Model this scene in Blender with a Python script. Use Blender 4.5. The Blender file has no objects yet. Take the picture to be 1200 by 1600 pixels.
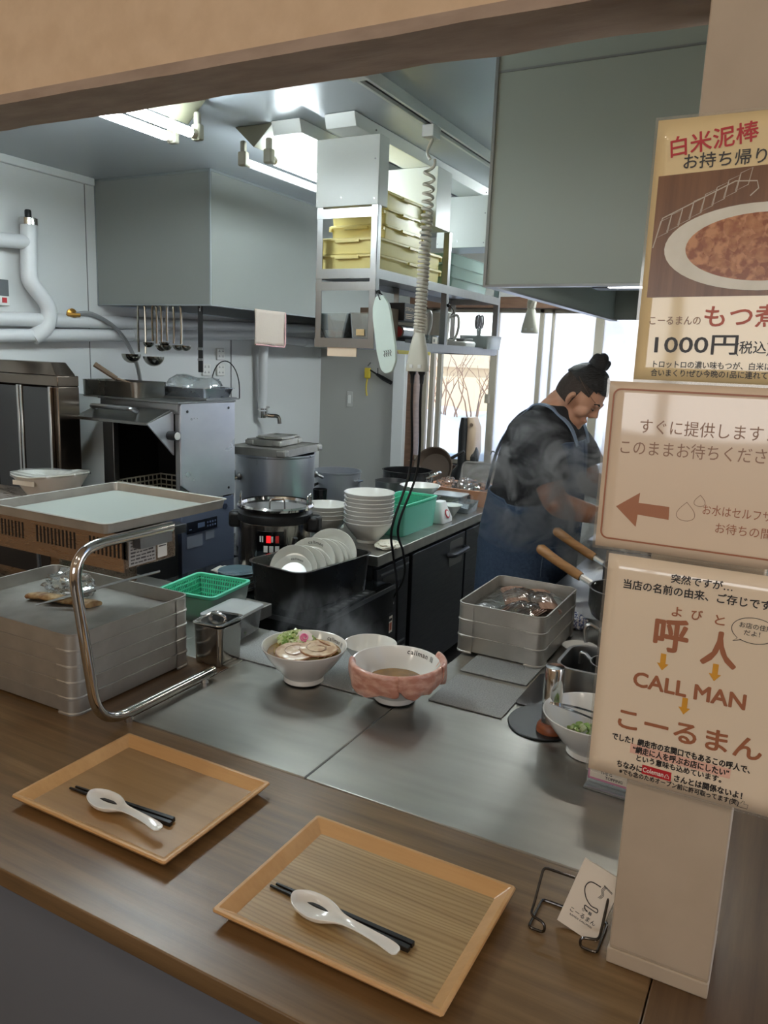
import bpy, bmesh, math, random
from mathutils import Vector as V, Matrix as M, noise
random.seed(7)
S = bpy.context.scene
COL = S.collection
PI = math.pi
# ---------------------------------------------------------------- camera, world, light, exposure
YAW, PITCH, ROLL, FPX = 0.48684766, 0.19536801, 0.03858302, 1214.566
cy_, sy_ = math.cos(YAW), math.sin(YAW)
fwd = V((-sy_*math.cos(PITCH), cy_*math.cos(PITCH), -math.sin(PITCH)))
rt = V((cy_, sy_, 0)); up = rt.cross(fwd)
r2 = math.cos(ROLL)*rt + math.sin(ROLL)*up
u2 = -math.sin(ROLL)*rt + math.cos(ROLL)*up
cam = bpy.data.cameras.new('camera'); camo = bpy.data.objects.new('camera', cam); COL.objects.link(camo)
camo.matrix_world = M(((r2.x, u2.x, -fwd.x, 0), (r2.y, u2.y, -fwd.y, 0), (r2.z, u2.z, -fwd.z, 1.6), (0, 0, 0, 1)))
cam.sensor_fit = 'VERTICAL'; cam.sensor_height = 36; cam.sensor_width = 36; cam.lens = FPX/1600*36
cam.clip_start = .02
cam.dof.use_dof = False
S.camera = camo
S.view_settings.view_transform = 'Standard'; S.view_settings.look = 'None'
S.view_settings.gamma = 1; S.view_settings.use_curve_mapping = False
S.view_settings.exposure = 0.14
S.cycles.use_denoising = True
try: S.cycles.denoiser = 'OPENIMAGEDENOISE'
except Exception: pass
S.cycles.max_bounces = 10; S.cycles.transparent_max_bounces = 16
S.cycles.sample_clamp_indirect = 6
S.cycles.caustics_reflective = False; S.cycles.caustics_refractive = False
S.cycles.volume_step_rate = 4; S.cycles.volume_max_steps = 64
w = bpy.data.worlds.new('sky'); S.world = w; w.use_nodes = True
nt = w.node_tree; bg = nt.nodes['Background']
tc = nt.nodes.new('ShaderNodeTexCoord'); sp = nt.nodes.new('ShaderNodeSeparateXYZ'); cr = nt.nodes.new('ShaderNodeValToRGB')
nt.links.new(tc.outputs['Generated'], sp.inputs[0]); nt.links.new(sp.outputs['Z'], cr.inputs[0]); nt.links.new(cr.outputs[0], bg.inputs[0])
# hazy bright horizon over the snow, deeper blue and dimmer overhead
el = cr.color_ramp.elements; el[0].color = (1, .985, .96, 1); el[1].color = (.055, .11, .23, 1)
e = el.new(.16); e.color = (.95, .96, .97, 1); e = el.new(.36); e.color = (.08, .14, .25, 1)
bg.inputs[1].default_value = 3.4
def light(name, kind, loc, energy, color=(1, 1, 1), rot=(0, 0, 0), **kw):
    l = bpy.data.lights.new(name, kind); o = bpy.data.objects.new(name, l); COL.objects.link(o)
    o.location = loc; o.rotation_euler = rot; l.energy = energy; l.color = color
    for k, v in kw.items(): setattr(l, k, v)
    return o
light('sun', 'SUN', (0, -6, 8), 4.0, (1, .94, .84), (math.radians(58), 0, math.radians(35)), angle=.01)
pw = light('window_portal', 'AREA', (-1.5, 5.02, 1.43), 1, rot=(math.radians(-90), 0, 0), shape='RECTANGLE', size=1.9, size_y=1.1); pw.data.cycles.is_portal = True
pw = light('shop_window_portal', 'AREA', (-.2, -3.3, 1.55), 1, rot=(math.radians(90), 0, 0), shape='RECTANGLE', size=3.4, size_y=1.5); pw.data.cycles.is_portal = True

# ---------------------------------------------------------------- helpers
def lin(v):
    v /= 255.
    return v/12.92 if v <= .04045 else ((v+.055)/1.055)**2.4
def C(r, g, b): return (lin(r), lin(g), lin(b), 1)
MATS = {}
def mat(name, col, rough=.5, metal=0., col2=None, nscale=8., nstretch=(1, 1, 1), bump=0., bscale=None, coat=0., rvar=0., emit=0., alpha=1., trans=0., spec=.5, sheen=0., detail=4., contrast=(.35, .65), sss=0., aniso=False):
    if name in MATS: return MATS[name]
    m = bpy.data.materials.new(name); m.use_nodes = True; MATS[name] = m
    n = m.node_tree.nodes; L = m.node_tree.links; b = n['Principled BSDF']
    b.inputs['Base Color'].default_value = C(*col); b.inputs['Roughness'].default_value = rough; b.inputs['Metallic'].default_value = metal
    b.inputs['Coat Weight'].default_value = coat; b.inputs['Coat Roughness'].default_value = .08; b.inputs['Alpha'].default_value = alpha
    b.inputs['Transmission Weight'].default_value = trans; b.inputs['Specular IOR Level'].default_value = spec
    if sss: b.inputs['Subsurface Weight'].default_value = sss; b.inputs['Subsurface Radius'].default_value = (.02, .01, .006)
    if emit: b.inputs['Emission Color'].default_value = C(*col); b.inputs['Emission Strength'].default_value = emit
    if col2 or bump or rvar:
        t = n.new('ShaderNodeTexCoord'); mp = n.new('ShaderNodeMapping'); mp.inputs['Scale'].default_value = nstretch
        L.new(t.outputs['Object'], mp.inputs[0])
        nz = n.new('ShaderNodeTexNoise'); nz.inputs['Scale'].default_value = nscale; nz.inputs['Detail'].default_value = detail
        L.new(mp.outputs[0], nz.inputs['Vector'])
        if col2:
            r = n.new('ShaderNodeValToRGB'); r.color_ramp.elements[0].position, r.color_ramp.elements[1].position = contrast
            r.color_ramp.elements[0].color = C(*col); r.color_ramp.elements[1].color = C(*col2)
            L.new(nz.outputs['Fac'], r.inputs[0]); L.new(r.outputs[0], b.inputs['Base Color'])
        if rvar:
            mr = n.new('ShaderNodeMapRange'); mr.inputs['From Min'].default_value = .3; mr.inputs['From Max'].default_value = .7
            mr.inputs['To Min'].default_value = max(.02, rough-rvar); mr.inputs['To Max'].default_value = rough+rvar
            L.new(nz.outputs['Fac'], mr.inputs[0]); L.new(mr.outputs[0], b.inputs['Roughness'])
        if bump:
            z2 = nz
            if bscale:
                z2 = n.new('ShaderNodeTexNoise'); z2.inputs['Scale'].default_value = bscale; z2.inputs['Detail'].default_value = 5; L.new(mp.outputs[0], z2.inputs['Vector'])
            bp = n.new('ShaderNodeBump'); bp.inputs['Strength'].default_value = bump; bp.inputs['Distance'].default_value = .01
            L.new(z2.outputs['Fac'], bp.inputs['Height']); L.new(bp.outputs[0], b.inputs['Normal'])
    return m
def clear(name, tint=(235, 245, 245), a=.25, rough=.08, dif=.15):
    """thin clear plastic or glass: see-through with a soft body and a sheen"""
    if name in MATS: return MATS[name]
    m = bpy.data.materials.new(name); m.use_nodes = True; MATS[name] = m
    n = m.node_tree.nodes; L = m.node_tree.links; n.remove(n['Principled BSDF']); out = n['Material Output']
    tr = n.new('ShaderNodeBsdfTransparent'); tr.inputs[0].default_value = C(*tint)
    gl = n.new('ShaderNodeBsdfGlossy'); gl.inputs['Roughness'].default_value = rough
    df = n.new('ShaderNodeBsdfDiffuse'); df.inputs[0].default_value = C(*tint)
    fr = n.new('ShaderNodeFresnel'); fr.inputs[0].default_value = 1.4
    m1 = n.new('ShaderNodeMixShader'); m1.inputs[0].default_value = dif; m2 = n.new('ShaderNodeMixShader')
    ad = n.new('ShaderNodeMath'); ad.operation = 'MULTIPLY_ADD'; ad.inputs[1].default_value = 1.; ad.inputs[2].default_value = a*.25
    L.new(tr.outputs[0], m1.inputs[1]); L.new(df.outputs[0], m1.inputs[2]); L.new(fr.outputs[0], ad.inputs[0]); L.new(ad.outputs[0], m2.inputs[0])
    L.new(m1.outputs[0], m2.inputs[1]); L.new(gl.outputs[0], m2.inputs[2]); L.new(m2.outputs[0], out.inputs[0])
    return m
def frosted(name, tint, t=.4):
    m = bpy.data.materials.new(name); m.use_nodes = True; MATS[name] = m
    n = m.node_tree.nodes; L = m.node_tree.links; n.remove(n['Principled BSDF']); out = n['Material Output']
    tr = n.new('ShaderNodeBsdfTransparent'); tl = n.new('ShaderNodeBsdfTranslucent'); mx = n.new('ShaderNodeMixShader')
    tl.inputs[0].default_value = C(*tint); mx.inputs[0].default_value = 1-t
    L.new(tr.outputs[0], mx.inputs[1]); L.new(tl.outputs[0], mx.inputs[2]); L.new(mx.outputs[0], out.inputs[0])
    return m

def rr(w, d, r, z, cx=0, cy=0, n=4):
    """ring of a rounded rectangle, counter-clockwise"""
    r = max(min(r, w/2-1e-5, d/2-1e-5), 1e-5); P = []
    for sx, sy, a0 in ((1, 1, 0), (-1, 1, 90), (-1, -1, 180), (1, -1, 270)):
        for i in range(n+1):
            a = math.radians(a0+90*i/n)
            P.append((cx+sx*(w/2-r)+r*math.cos(a), cy+sy*(d/2-r)+r*math.sin(a), z))
    return P
def circ(r, z, c=(0, 0), seg=32, ry=None):
    r = max(r, 1e-4); ry = r if ry is None else ry
    return [(c[0]+r*math.cos(2*PI*i/seg), c[1]+ry*math.sin(2*PI*i/seg), z) for i in range(seg)]
def smooth(pts, n=6, closed=False):
    P = [V(p) for p in pts]; out = []; m = len(P)
    for i in range(m if closed else m-1):
        a, b, c, d = (P[(i-1) % m], P[i], P[(i+1) % m], P[(i+2) % m]) if closed else (P[max(i-1, 0)], P[i], P[i+1], P[min(i+2, m-1)])
        for k in range(n):
            t = k/n; out.append(.5*((2*b)+(-a+c)*t+(2*a-5*b+4*c-d)*t*t+(-a+3*b-3*c+d)*t**3))
    if not closed: out.append(P[-1])
    return out
def fillet(pts, r, n=4, closed=False):
    P = [V(p) for p in pts]; out = []; m = len(P)
    for i in range(m):
        if not closed and i in (0, m-1): out.append(P[i]); continue
        a, b, c = P[i-1], P[i], P[(i+1) % m]
        d1 = (a-b); d2 = (c-b); k = min(r, d1.length*.49, d2.length*.49)
        p, q = b+d1.normalized()*k, b+d2.normalized()*k
        for j in range(n+1):
            t = j/n; out.append((1-t)**2*p+2*t*(1-t)*b+t*t*q)
    return out
class MB:
    def __init__(s, o=(0, 0, 0)): s.b = bmesh.new(); s.o = V(o); s.mi = 0
    def loft(s, rings, c0=True, c1=True, close=True, wrap=False):
        vs = [[s.b.verts.new(V(p)) for p in r] for r in rings]; n = len(rings[0]); F = []
        if wrap: vs = vs+[vs[0]]; c0 = c1 = False
        for a, b in zip(vs, vs[1:]):
            for i in range(n if close else n-1):
                j = (i+1) % n
                F.append(s.b.faces.new((a[i], a[j], b[j], b[i])))
        if c0: F.append(s.b.faces.new(vs[0][::-1]))
        if c1: F.append(s.b.faces.new(vs[-1]))
        for f in F: f.material_index = s.mi
        return s
    def box(s, c, d, rz=0, m=None):
        x, y, z = d[0]/2, d[1]/2, d[2]/2
        R = M.Rotation(rz, 4, 'Z') if m is None else m
        q = [[V(c)+R @ V((sx*x, sy*y, sz*z)) for sx, sy in ((-1, -1), (1, -1), (1, 1), (-1, 1))] for sz in (-1, 1)]
        return s.loft(q)
    def bx(s, x0, x1, y0, y1, z0, z1): return s.box(((x0+x1)/2, (y0+y1)/2, (z0+z1)/2), (abs(x1-x0), abs(y1-y0), abs(z1-z0)))
    def tube(s, path, r, seg=8, closed=False, caps=True):
        P = [V(p) for p in path]; n = len(P); R = []
        nrm = None
        for i in range(n):
            if closed: t = P[(i+1) % n]-P[i-1]
            else: t = P[min(i+1, n-1)]-P[max(i-1, 0)]
            if t.length < 1e-9: t = V((0, 0, 1))
            t.normalize()
            if nrm is None: nrm = t.orthogonal().normalized()
            else:
                nrm = nrm-t*nrm.dot(t)
                if nrm.length < 1e-6: nrm = t.orthogonal()
                nrm.normalize()
            bn = t.cross(nrm); ri = r[i] if isinstance(r, (list, tuple)) else r
            R.append([P[i]+(nrm*math.cos(2*PI*k/seg)+bn*math.sin(2*PI*k/seg))*ri for k in range(seg)])
        return s.loft(R, caps, caps, wrap=closed)
    def cyl(s, a, b, r, r2=None, seg=20): return s.tube([a, b], [r, r if r2 is None else r2], seg)
    def lathe(s, prof, c=(0, 0, 0), seg=36, caps=True):
        return s.loft([circ(r, c[2]+z, c[:2], seg) for r, z in prof], caps, caps)
    def ball(s, c, r, seg=16, rings=10, m=None):
        rx, ry, rz = r if isinstance(r, (tuple, list)) else (r, r, r); R = []
        for i in range(rings+1):
            a = -PI/2+PI*i/rings; k = max(math.cos(a), .004)
            q = [V((rx*k*math.cos(2*PI*j/seg), ry*k*math.sin(2*PI*j/seg), rz*math.sin(a))) for j in range(seg)]
            R.append([V(c)+(m @ p if m else p) for p in q])
        return s.loft(R)
    def vessel(s, w, d, h, r, t=.002, taper=0., lip=0., c=(0, 0, 0), n=4):
        """open box with rounded corners, floor thickness t and an optional out-turned lip"""
        x, y, z = c; R = [rr(w-2*taper, d-2*taper, r*.8, z, x, y, n), rr(w, d, r, z+h-(.002 if lip else 0), x, y, n)]
        if lip: R += [rr(w+2*lip, d+2*lip, r+lip, z+h-.002, x, y, n), rr(w+2*lip, d+2*lip, r+lip, z+h, x, y, n)]
        R += [rr(w-2*t, d-2*t, r-t, z+h, x, y, n), rr(w-2*taper-2*t, d-2*taper-2*t, r*.8-t, z+t, x, y, n)]
        return s.loft(R)
    def poly(s, pts, h, axis=V((0, 0, 1))):
        """prism: outline pts pushed by axis*h"""
        return s.loft([[V(p) for p in pts], [V(p)+axis*h for p in pts]])
    def jit(s, a, sc=10., seed=0):
        for v in s.b.verts: v.co += noise.noise_vector(v.co*sc+V((seed, seed*2, 0)))*a
        return s
    def xf(s, m, start=0):
        for v in list(s.b.verts)[start:]: v.co = m @ v.co
        return s
    def done(s, name, m, parent=None, bev=0, sm=True, ang=.6, sub=0, loc=None, seg=2):
        b = s.b
        for v in b.verts: v.co -= s.o
        bmesh.ops.recalc_face_normals(b, faces=b.faces)
        me = bpy.data.meshes.new(name); b.to_mesh(me); b.free()
        ms = m if isinstance(m, list) else [m]
        for q in ms: me.materials.append(q)
        if sm:
            me.polygons.foreach_set('use_smooth', [True]*len(me.polygons)); me.set_sharp_from_angle(angle=ang)
        o = bpy.data.objects.new(name, me); COL.objects.link(o)
        if parent is not None: o.parent = parent
        elif loc is None: o.location = s.o
        if loc is not None: o.location = loc
        if bev:
            q = o.modifiers.new('b', 'BEVEL'); q.width = bev; q.segments = seg; q.limit_method = 'ANGLE'; q.angle_limit = .6; q.harden_normals = False
        if sub: q = o.modifiers.new('s', 'SUBSURF'); q.levels = sub; q.render_levels = sub
        return o
def tag(o, label, cat, group=None, kind=None):
    o['label'] = label; o['category'] = cat
    if group: o['group'] = group
    if kind: o['kind'] = kind
    return o
def thing(name, label, cat, loc=(0, 0, 0), rz=0, group=None):
    o = bpy.data.objects.new(name, None); COL.objects.link(o); o.empty_display_size = .02
    o.location = loc; o.rotation_euler = (0, 0, rz)
    return tag(o, label, cat, group)
def st(o): o['kind'] = 'structure'; return o
def dup(root, loc=None, rz=None, label=None, scale=None):
    def cp(o, par):
        c = o.copy(); COL.objects.link(c)
        if par is not None: c.parent = par
        for ch in list(o.children): cp(ch, c)
        return c
    c = cp(root, None)
    if loc is not None: c.location = loc
    if rz is not None: c.rotation_euler = (0, 0, rz)
    if scale: c.scale = (scale,)*3
    if label: c['label'] = label
    return c
def text_mesh(body, size, bold=0., align='LEFT', spacing=1.):
    c = bpy.data.curves.new('t', 'FONT'); c.body = body; c.size = size; c.offset = bold; c.align_x = align; c.space_character = spacing; c.resolution_u = 3
    o = bpy.data.objects.new('t', c); COL.objects.link(o)
    bpy.context.view_layer.update()
    me = bpy.data.meshes.new_from_object(o.evaluated_get(bpy.context.evaluated_depsgraph_get()))
    bpy.data.objects.remove(o); bpy.data.curves.remove(c)
    return me
def add_text(mb, body, size, f, bold=0., align='LEFT', spacing=1., width=None):
    """append text to a mesh builder, each vertex placed by f(x, y); the width can be fixed; bold thickens the strokes"""
    me = text_mesh(body, size, 0, align, spacing); k = 1.
    if width and len(me.vertices):
        xs = [v.co.x for v in me.vertices]; k = width/(max(xs)-min(xs))
    for n_, (dx, dy) in enumerate(((0, 0),) if not bold else ((bold, 0), (-bold, 0), (0, bold), (0, -bold), (bold*.7, bold*.7), (-bold*.7, -bold*.7), (bold*.7, -bold*.7), (-bold*.7, bold*.7))):
        vs = [mb.b.verts.new(V(f(v.co.x*k+dx, v.co.y+dy))-V((0, n_*2e-5, 0))) for v in me.vertices]
        for p in me.polygons:
            try: mb.b.faces.new([vs[i] for i in p.vertices])
            except ValueError: pass
    bpy.data.meshes.remove(me)

# ---------------------------------------------------------------- materials
STEEL = mat('brushed_steel', (176, 177, 176), .3, 1)
STEELV = mat('dull_steel', (150, 151, 152), .36, 1, nscale=10, nstretch=(30, 30, 2), rvar=.08)
TABLE = mat('worktop_steel', (172, 169, 161), .38, 1, col2=(160, 158, 151), nscale=4, nstretch=(1, 5, 1), rvar=.07, contrast=(.3, .8), detail=2)
CHROME = mat('chrome', (200, 198, 195), .1, 1)
ALU = mat('anodised_aluminium', (186, 184, 178), .42, .75, col2=(170, 167, 160), nscale=12, rvar=.06)
DARKST = mat('dark_steel', (56, 58, 63), .34, .8, nscale=12, nstretch=(1, 1, 25), rvar=.07)
BLACK = mat('black_plastic', (18, 18, 19), .42)
BLACKG = mat('black_gloss', (10, 10, 12), .12)
WHITE = mat('white_plastic', (232, 232, 228), .35)
CREAM = mat('cream_plastic', (214, 206, 184), .38)
CERAM = mat('white_ceramic', (236, 234, 228), .14, coat=.3)
WALLW = mat('white_panel', (222, 224, 224), .32, bump=.02, nscale=3)
HOODM = mat('grey_hood_panel', (132, 135, 132), .38)
HOODG = mat('grey_green_hood_panel', (166, 178, 172), .4)
PEACH = mat('peach_plaster', (228, 202, 170), .75, bump=.12, nscale=26, col2=(220, 193, 160))
TAUPE = mat('rough_taupe', (180, 160, 144), .7, bump=.5, nscale=9, nstretch=(1, 3, 3), col2=(160, 140, 124))
GREEN = mat('green_plastic', (96, 208, 172), .35)
YELL = mat('yellow_plastic', (240, 226, 152), .4, col2=(235, 216, 136), nscale=3)
CLEARP = clear('clear_plastic', (232, 240, 242), .5, .1, .22)
FILM = clear('cling_film', (244, 246, 244), .5, .1, .05)
GLASS = clear('window_glass', (245, 250, 250), .1, .02, .0)
PAPER = mat('white_paper', (236, 228, 214), .6)
INK = mat('black_ink', (34, 30, 30), .5)
# ================================================================ SETTING
KX0, KX1, KY1, CEIL = -3.185, .35, 4.93, 2.4
FLOORM = mat('grey_floor', (96, 92, 88), .5, col2=(82, 78, 75), nscale=3)
st(MB().bx(-3.4, 2.6, -3.4, 5.1, -.1, 0).done('floor', FLOORM))
CEILM = mat('white_ceiling', (186, 192, 198), .3, bump=.03, nscale=2.5, coat=.1)
st(MB().bx(-3.4, .5, 1.02, 5.1, CEIL, CEIL+.08).done('ceiling', CEILM))
st(MB().bx(-3.4, 2.6, -3.4, .914, 2.9, 3.0).done('ceiling_shop', mat('shop_ceiling', (225, 214, 196), .8)))
st(MB().bx(-3.285, KX0, 1.02, 5.1, 0, CEIL).done('wall_left', WALLW))
st(MB().bx(-3.4, -3.3, -3.4, 1.02, 0, 2.9).done('wall_shop_left', PEACH))
st(MB().bx(2.5, 2.6, -3.4, 1.02, 0, 2.9).done('wall_shop_right', PEACH))
b = MB(); b.bx(-3.4, -1.9, -3.4, -3.3, 0, 2.9); b.bx(1.5, 2.6, -3.4, -3.3, 0, 2.9); b.bx(-1.9, 1.5, -3.4, -3.3, 0, 1.15); b.bx(-1.9, 1.5, -3.4, -3.3, 2.3, 2.9)
st(b.done('wall_shop_back', PEACH))
b = MB()
for x in (-1.9, -.77, .36, 1.5): b.bx(x-.03, x+.03, -3.38, -3.32, 1.15, 2.3)
b.bx(-1.9, 1.5, -3.38, -3.32, 1.15, 1.2); b.bx(-1.9, 1.5, -3.38, -3.32, 2.24, 2.3)
o = st(b.done('window_2', mat('dark_wood_frame', (70, 50, 38), .5)))
st(MB().bx(KX1, KX1+.1, 1.6, 5.1, 0, CEIL).done('wall_right', WALLW))
WX0, WX1, WZ0, WZ1 = -2.42, -.62, .90, 1.965
BW = mat('grey_back_wall', (176, 176, 172), .5, bump=.03, nscale=4)
b = MB(); b.bx(-3.285, WX0, KY1, KY1+.14, 0, CEIL); b.bx(WX1, .45, KY1, KY1+.14, 0, CEIL); b.bx(WX0, WX1, KY1, KY1+.14, 0, WZ0); b.bx(WX0, WX1, KY1, KY1+.14, WZ1, CEIL)
st(b.done('wall_back', BW))
# header over the serving hatch with a darker, rougher taupe strip as its underside
st(MB().bx(-3.4, 2.6, .914, 1.02, 1.996, 2.98).done('wall_front', PEACH))
b = MB(); n = 120; prof = []
for i in range(n+1):
    x = -3.4+6*i/n; e = noise.noise(V((x*9, 3, 0)))*.005+noise.noise(V((x*31, 5, 0)))*.002
    prof.append([(x, .9125, 1.985+e*.4), (x, 1.0225+e, 1.986-e*.5), (x, 1.0225+e, 2.0), (x, .9125, 2.0)])
b.loft(prof); st(b.done('trim_1', TAUPE))
st(MB().bx(-3.4, 2.6, .70, .80, 0, .80).done('wall_counter', mat('grey_counter_wall', (114, 118, 126), .7, bump=.05, nscale=20)))
PILL = mat('beige_pillar_paint', (192, 177, 157), .62, bump=.12, nscale=14, col2=(184, 169, 149))
b = MB(); b.bx(-.134, -.015, .914, 1.02, .8745, 2.0); b.bx(-.1335, -.0155, .915, 1.02, .8715, .876)
b.bx(-.136, -.0145, .9135, 1.022, .85, .8718)
st(b.done('pillar', PILL, bev=.0018))
# crown strip and a joint cover on the panelled left wall
st(MB().bx(KX0-.001, KX0+.02, 1.02, 2.85, CEIL-.035, CEIL+.001).done('trim_2', WALLW, bev=.004))
b = MB(); b.bx(KX0, KX0+.004, 3.895, 3.90, .8, 1.75); b.bx(KX0, KX0+.003, 2.80, 2.803, 1.2, 2.39)
st(b.done('trim_3', mat('joint_grey', (120, 122, 122), .5)))
# ---- window_1 at the back
BRN = mat('brown_window_wood', (108, 80, 62), .5, col2=(92, 66, 50), nscale=5, nstretch=(2, 2, 12))
SASH = mat('bronze_sash', (158, 150, 136), .45, .1)
root = bpy.data.objects.new('window_1', None); COL.objects.link(root); root['kind'] = 'structure'
b = MB(); b.bx(WX0-.05, WX0+.015, KY1-.02, KY1+.1, WZ0-.05, WZ1+.05); b.bx(WX1-.015, WX1+.05, KY1-.02, KY1+.1, WZ0-.05, WZ1+.05)
b.bx(WX0, WX1, KY1-.02, KY1+.1, WZ1-.02, WZ1+.05); b.bx(WX0, WX1, KY1-.045, KY1+.1, WZ0-.05, WZ0)
b.done('window_frame', BRN, root, bev=.003)
b = MB(); y0, y1 = KY1+.04, KY1+.075
for x, q in ((-2.355, .02), (-2.30, .016), (-2.245, .016), (-1.855, .024), (-1.545, .014), (-1.47, .008), (-1.175, .026), (-.65, .02)): b.bx(x-q, x+q, y0, y1, WZ0, WZ1)
b.bx(WX0, WX1, y0, y1, WZ0, WZ0+.03); b.bx(WX0, WX1, y0, y1, WZ1-.045, WZ1-.02)
b.bx(-1.89, -1.86, KY1+.01, KY1+.04, 1.33, 1.39)
b.done('sash', SASH, root, bev=.002)
MB().bx(-2.23, -1.88, KY1+.055, KY1+.06, WZ0+.03, WZ1-.045).done('clear_pane', GLASS, root)
MB().bx(-1.83, -.66, KY1+.055, KY1+.06, WZ0+.03, WZ1-.045).done('frosted_pane', frosted('frosted_glass', (250, 252, 255), .3), root)
# ---- outdoors
SNOW = mat('snow', (244, 246, 250), .7, bump=.3, nscale=3)
b = MB(); R = []
for i in range(80):
    y = 5.3+i*.25; r = []
    for j in range(120):
        x = -14+j*.25
        h = -.1+1.15*math.exp(-((y-8.3)/1.1)**2)+.32*noise.noise(V((x*.7, y*.6, 0)))+.22*noise.noise(V((x*1.9, y*1.7, 3)))*(y > 6.5)
        if y < 6: h = -.1
        r.append((x, y, h))
    R.append(r)
b.loft(R, False, False, False); o = st(b.done('ground_snow', SNOW))
b = MB((-3.4, 9.4, .9)); random.seed(3)
for k in range(22):
    p = V((-3.6+random.uniform(-.7, .7), 9.4+random.uniform(-.4, .4), .75)); d = V((random.uniform(-.3, .3), random.uniform(-.2, .2), 1)); pts = [p.copy()]
    for q in range(5):
        p = p+d*random.uniform(.1, .2); d = (d+V((random.uniform(-.3, .3), random.uniform(-.2, .2), 0))).normalized(); pts.append(p.copy())
        if q > 1: b.tube([p, p+(d+V((random.uniform(-.9, .9), .2, .1))).normalized()*random.uniform(.15, .35)], [.006, .002], 4)
    b.tube(pts, [.012, .011, .009, .007, .005, .003], 5)
tag(b.done('bare_shrub', mat('twig_brown', (150, 120, 104), .8)), 'leafless reddish brown shrub in the snow outside the clear window pane', 'shrub')
b = MB((-8, 24, 0)); b.bx(-16, 2, 24, 25, -.2, 1.4); b.loft([[(-16.2, 23.6, 1.4), (2.2, 23.6, 1.4), (2.2, 25.4, 1.4), (-16.2, 25.4, 1.4)], [(-16.2, 24.4, 2.0), (2.2, 24.4, 2.0), (2.2, 24.6, 2.0), (-16.2, 24.6, 2.0)]])
tag(b.done('distant_shed', mat('pale_tan', (226, 204, 176), .8)), 'long pale tan shed far off across the snow outside the window', 'shed')
# ================================================================ FRONT COUNTER
def wood(name, base, dark, streak, axis=0, gscale=1., rough=.3, ring=0.):
    m = bpy.data.materials.new(name); m.use_nodes = True
    n = m.node_tree.nodes; L = m.node_tree.links; b = n['Principled BSDF']; b.inputs['Roughness'].default_value = rough
    t = n.new('ShaderNodeTexCoord'); mp = n.new('ShaderNodeMapping'); sc = [28*gscale]*3; sc[axis] = 1.3*gscale
    mp.inputs['Scale'].default_value = sc; L.new(t.outputs['Object'], mp.inputs[0])
    nz = n.new('ShaderNodeTexNoise'); nz.inputs['Scale'].default_value = 1.6; nz.inputs['Detail'].default_value = 8; nz.inputs['Roughness'].default_value = .65; L.new(mp.outputs[0], nz.inputs['Vector'])
    cr = n.new('ShaderNodeValToRGB'); e = cr.color_ramp.elements; e[0].position = .3; e[0].color = C(*dark); e[1].position = .72; e[1].color = C(*base)
    e2 = e.new(.5); e2.color = C(*streak); L.new(nz.outputs['Fac'], cr.inputs[0])
    last = cr.outputs[0]
    if ring:
        mp2 = n.new('ShaderNodeMapping'); s2 = [9., 9., 9.]; s2[axis] = 1.1; mp2.inputs['Scale'].default_value = s2; L.new(t.outputs['Object'], mp2.inputs[0])
        wv = n.new('ShaderNodeTexWave'); wv.wave_type = 'BANDS'; wv.bands_direction = 'Y' if axis == 0 else 'X'; wv.inputs['Scale'].default_value = 6*ring; wv.inputs['Distortion'].default_value = 14; wv.inputs['Detail'].default_value = 2; wv.inputs['Detail Scale'].default_value = .55; wv.inputs['Detail Roughness'].default_value = .35
        L.new(mp2.outputs[0], wv.inputs['Vector'])
        mx = n.new('ShaderNodeMixRGB'); mx.blend_type = 'MULTIPLY'; mx.inputs[0].default_value = .8
        c2 = n.new('ShaderNodeValToRGB'); c2.color_ramp.elements[0].color = (.72, .66, .58, 1); c2.color_ramp.elements[1].color = (1, 1, 1, 1); c2.color_ramp.elements[1].position = .55; L.new(wv.outputs['Fac'], c2.inputs[0])
        L.new(last, mx.inputs[1]); L.new(c2.outputs[0], mx.inputs[2]); last = mx.outputs[0]
    L.new(last, b.inputs['Base Color'])
    bp = n.new('ShaderNodeBump'); bp.inputs['Strength'].default_value = .12; bp.inputs['Distance'].default_value = .004; L.new(nz.outputs['Fac'], bp.inputs['Height']); L.new(bp.outputs[0], b.inputs['Normal'])
    return m
CW = wood('dark_counter_wood', (140, 112, 78), (92, 70, 44), (118, 92, 60), 0, .8, .3)
CW2 = wood('dark_counter_wood_cross', (118, 92, 64), (82, 60, 42), (100, 76, 52), 1, .8, .32)
t = thing('serving_counter', 'dark brown wooden serving counter across the kitchen hatch', 'counter', (-1.2, .85, .85))
MB((-1.2, .85, .85)).bx(-3.25, -.0795, .637, 1.0755, .82, .85).done('long_board', CW, t, bev=.002)
MB((-1.2, .85, .85)).bx(-.078, 1.5, .637, 1.95, .82, .85).done('return_board', CW2, t, bev=.002)
MB((-1.2, .85, .85)).bx(-3.25, -1.15, 1.0765, 1.40, .82, .8495).done('back_board', CW2, t, bev=.001)
def worktable(label, boxes, legs, base):
    t = thing('steel_worktable', label, 'worktable', base, 0, 'steel worktables behind the counter')
    b = MB(base)
    for q in boxes: b.bx(*q)
    b.done('tabletop', TABLE, t, bev=.0025)
    for x, y in legs: MB(base).cyl((x, y, 0), (x, y, .81), .019, seg=14).done('leg', STEELV, t)
    return t
worktable('stainless steel worktable carrying the two noodle bowls', [(-1.148, -.712, 1.0775, 1.665, .81, .85), (-1.36, -1.1495, 1.4015, 1.665, .81, .8499), (-2.6, -1.3605, 1.4015, 1.86, .81, .8498)], [(-1.1, 1.12), (-.75, 1.12), (-.75, 1.62), (-2.55, 1.45), (-2.55, 1.8)], (-1, 1.4, .85))
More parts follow.
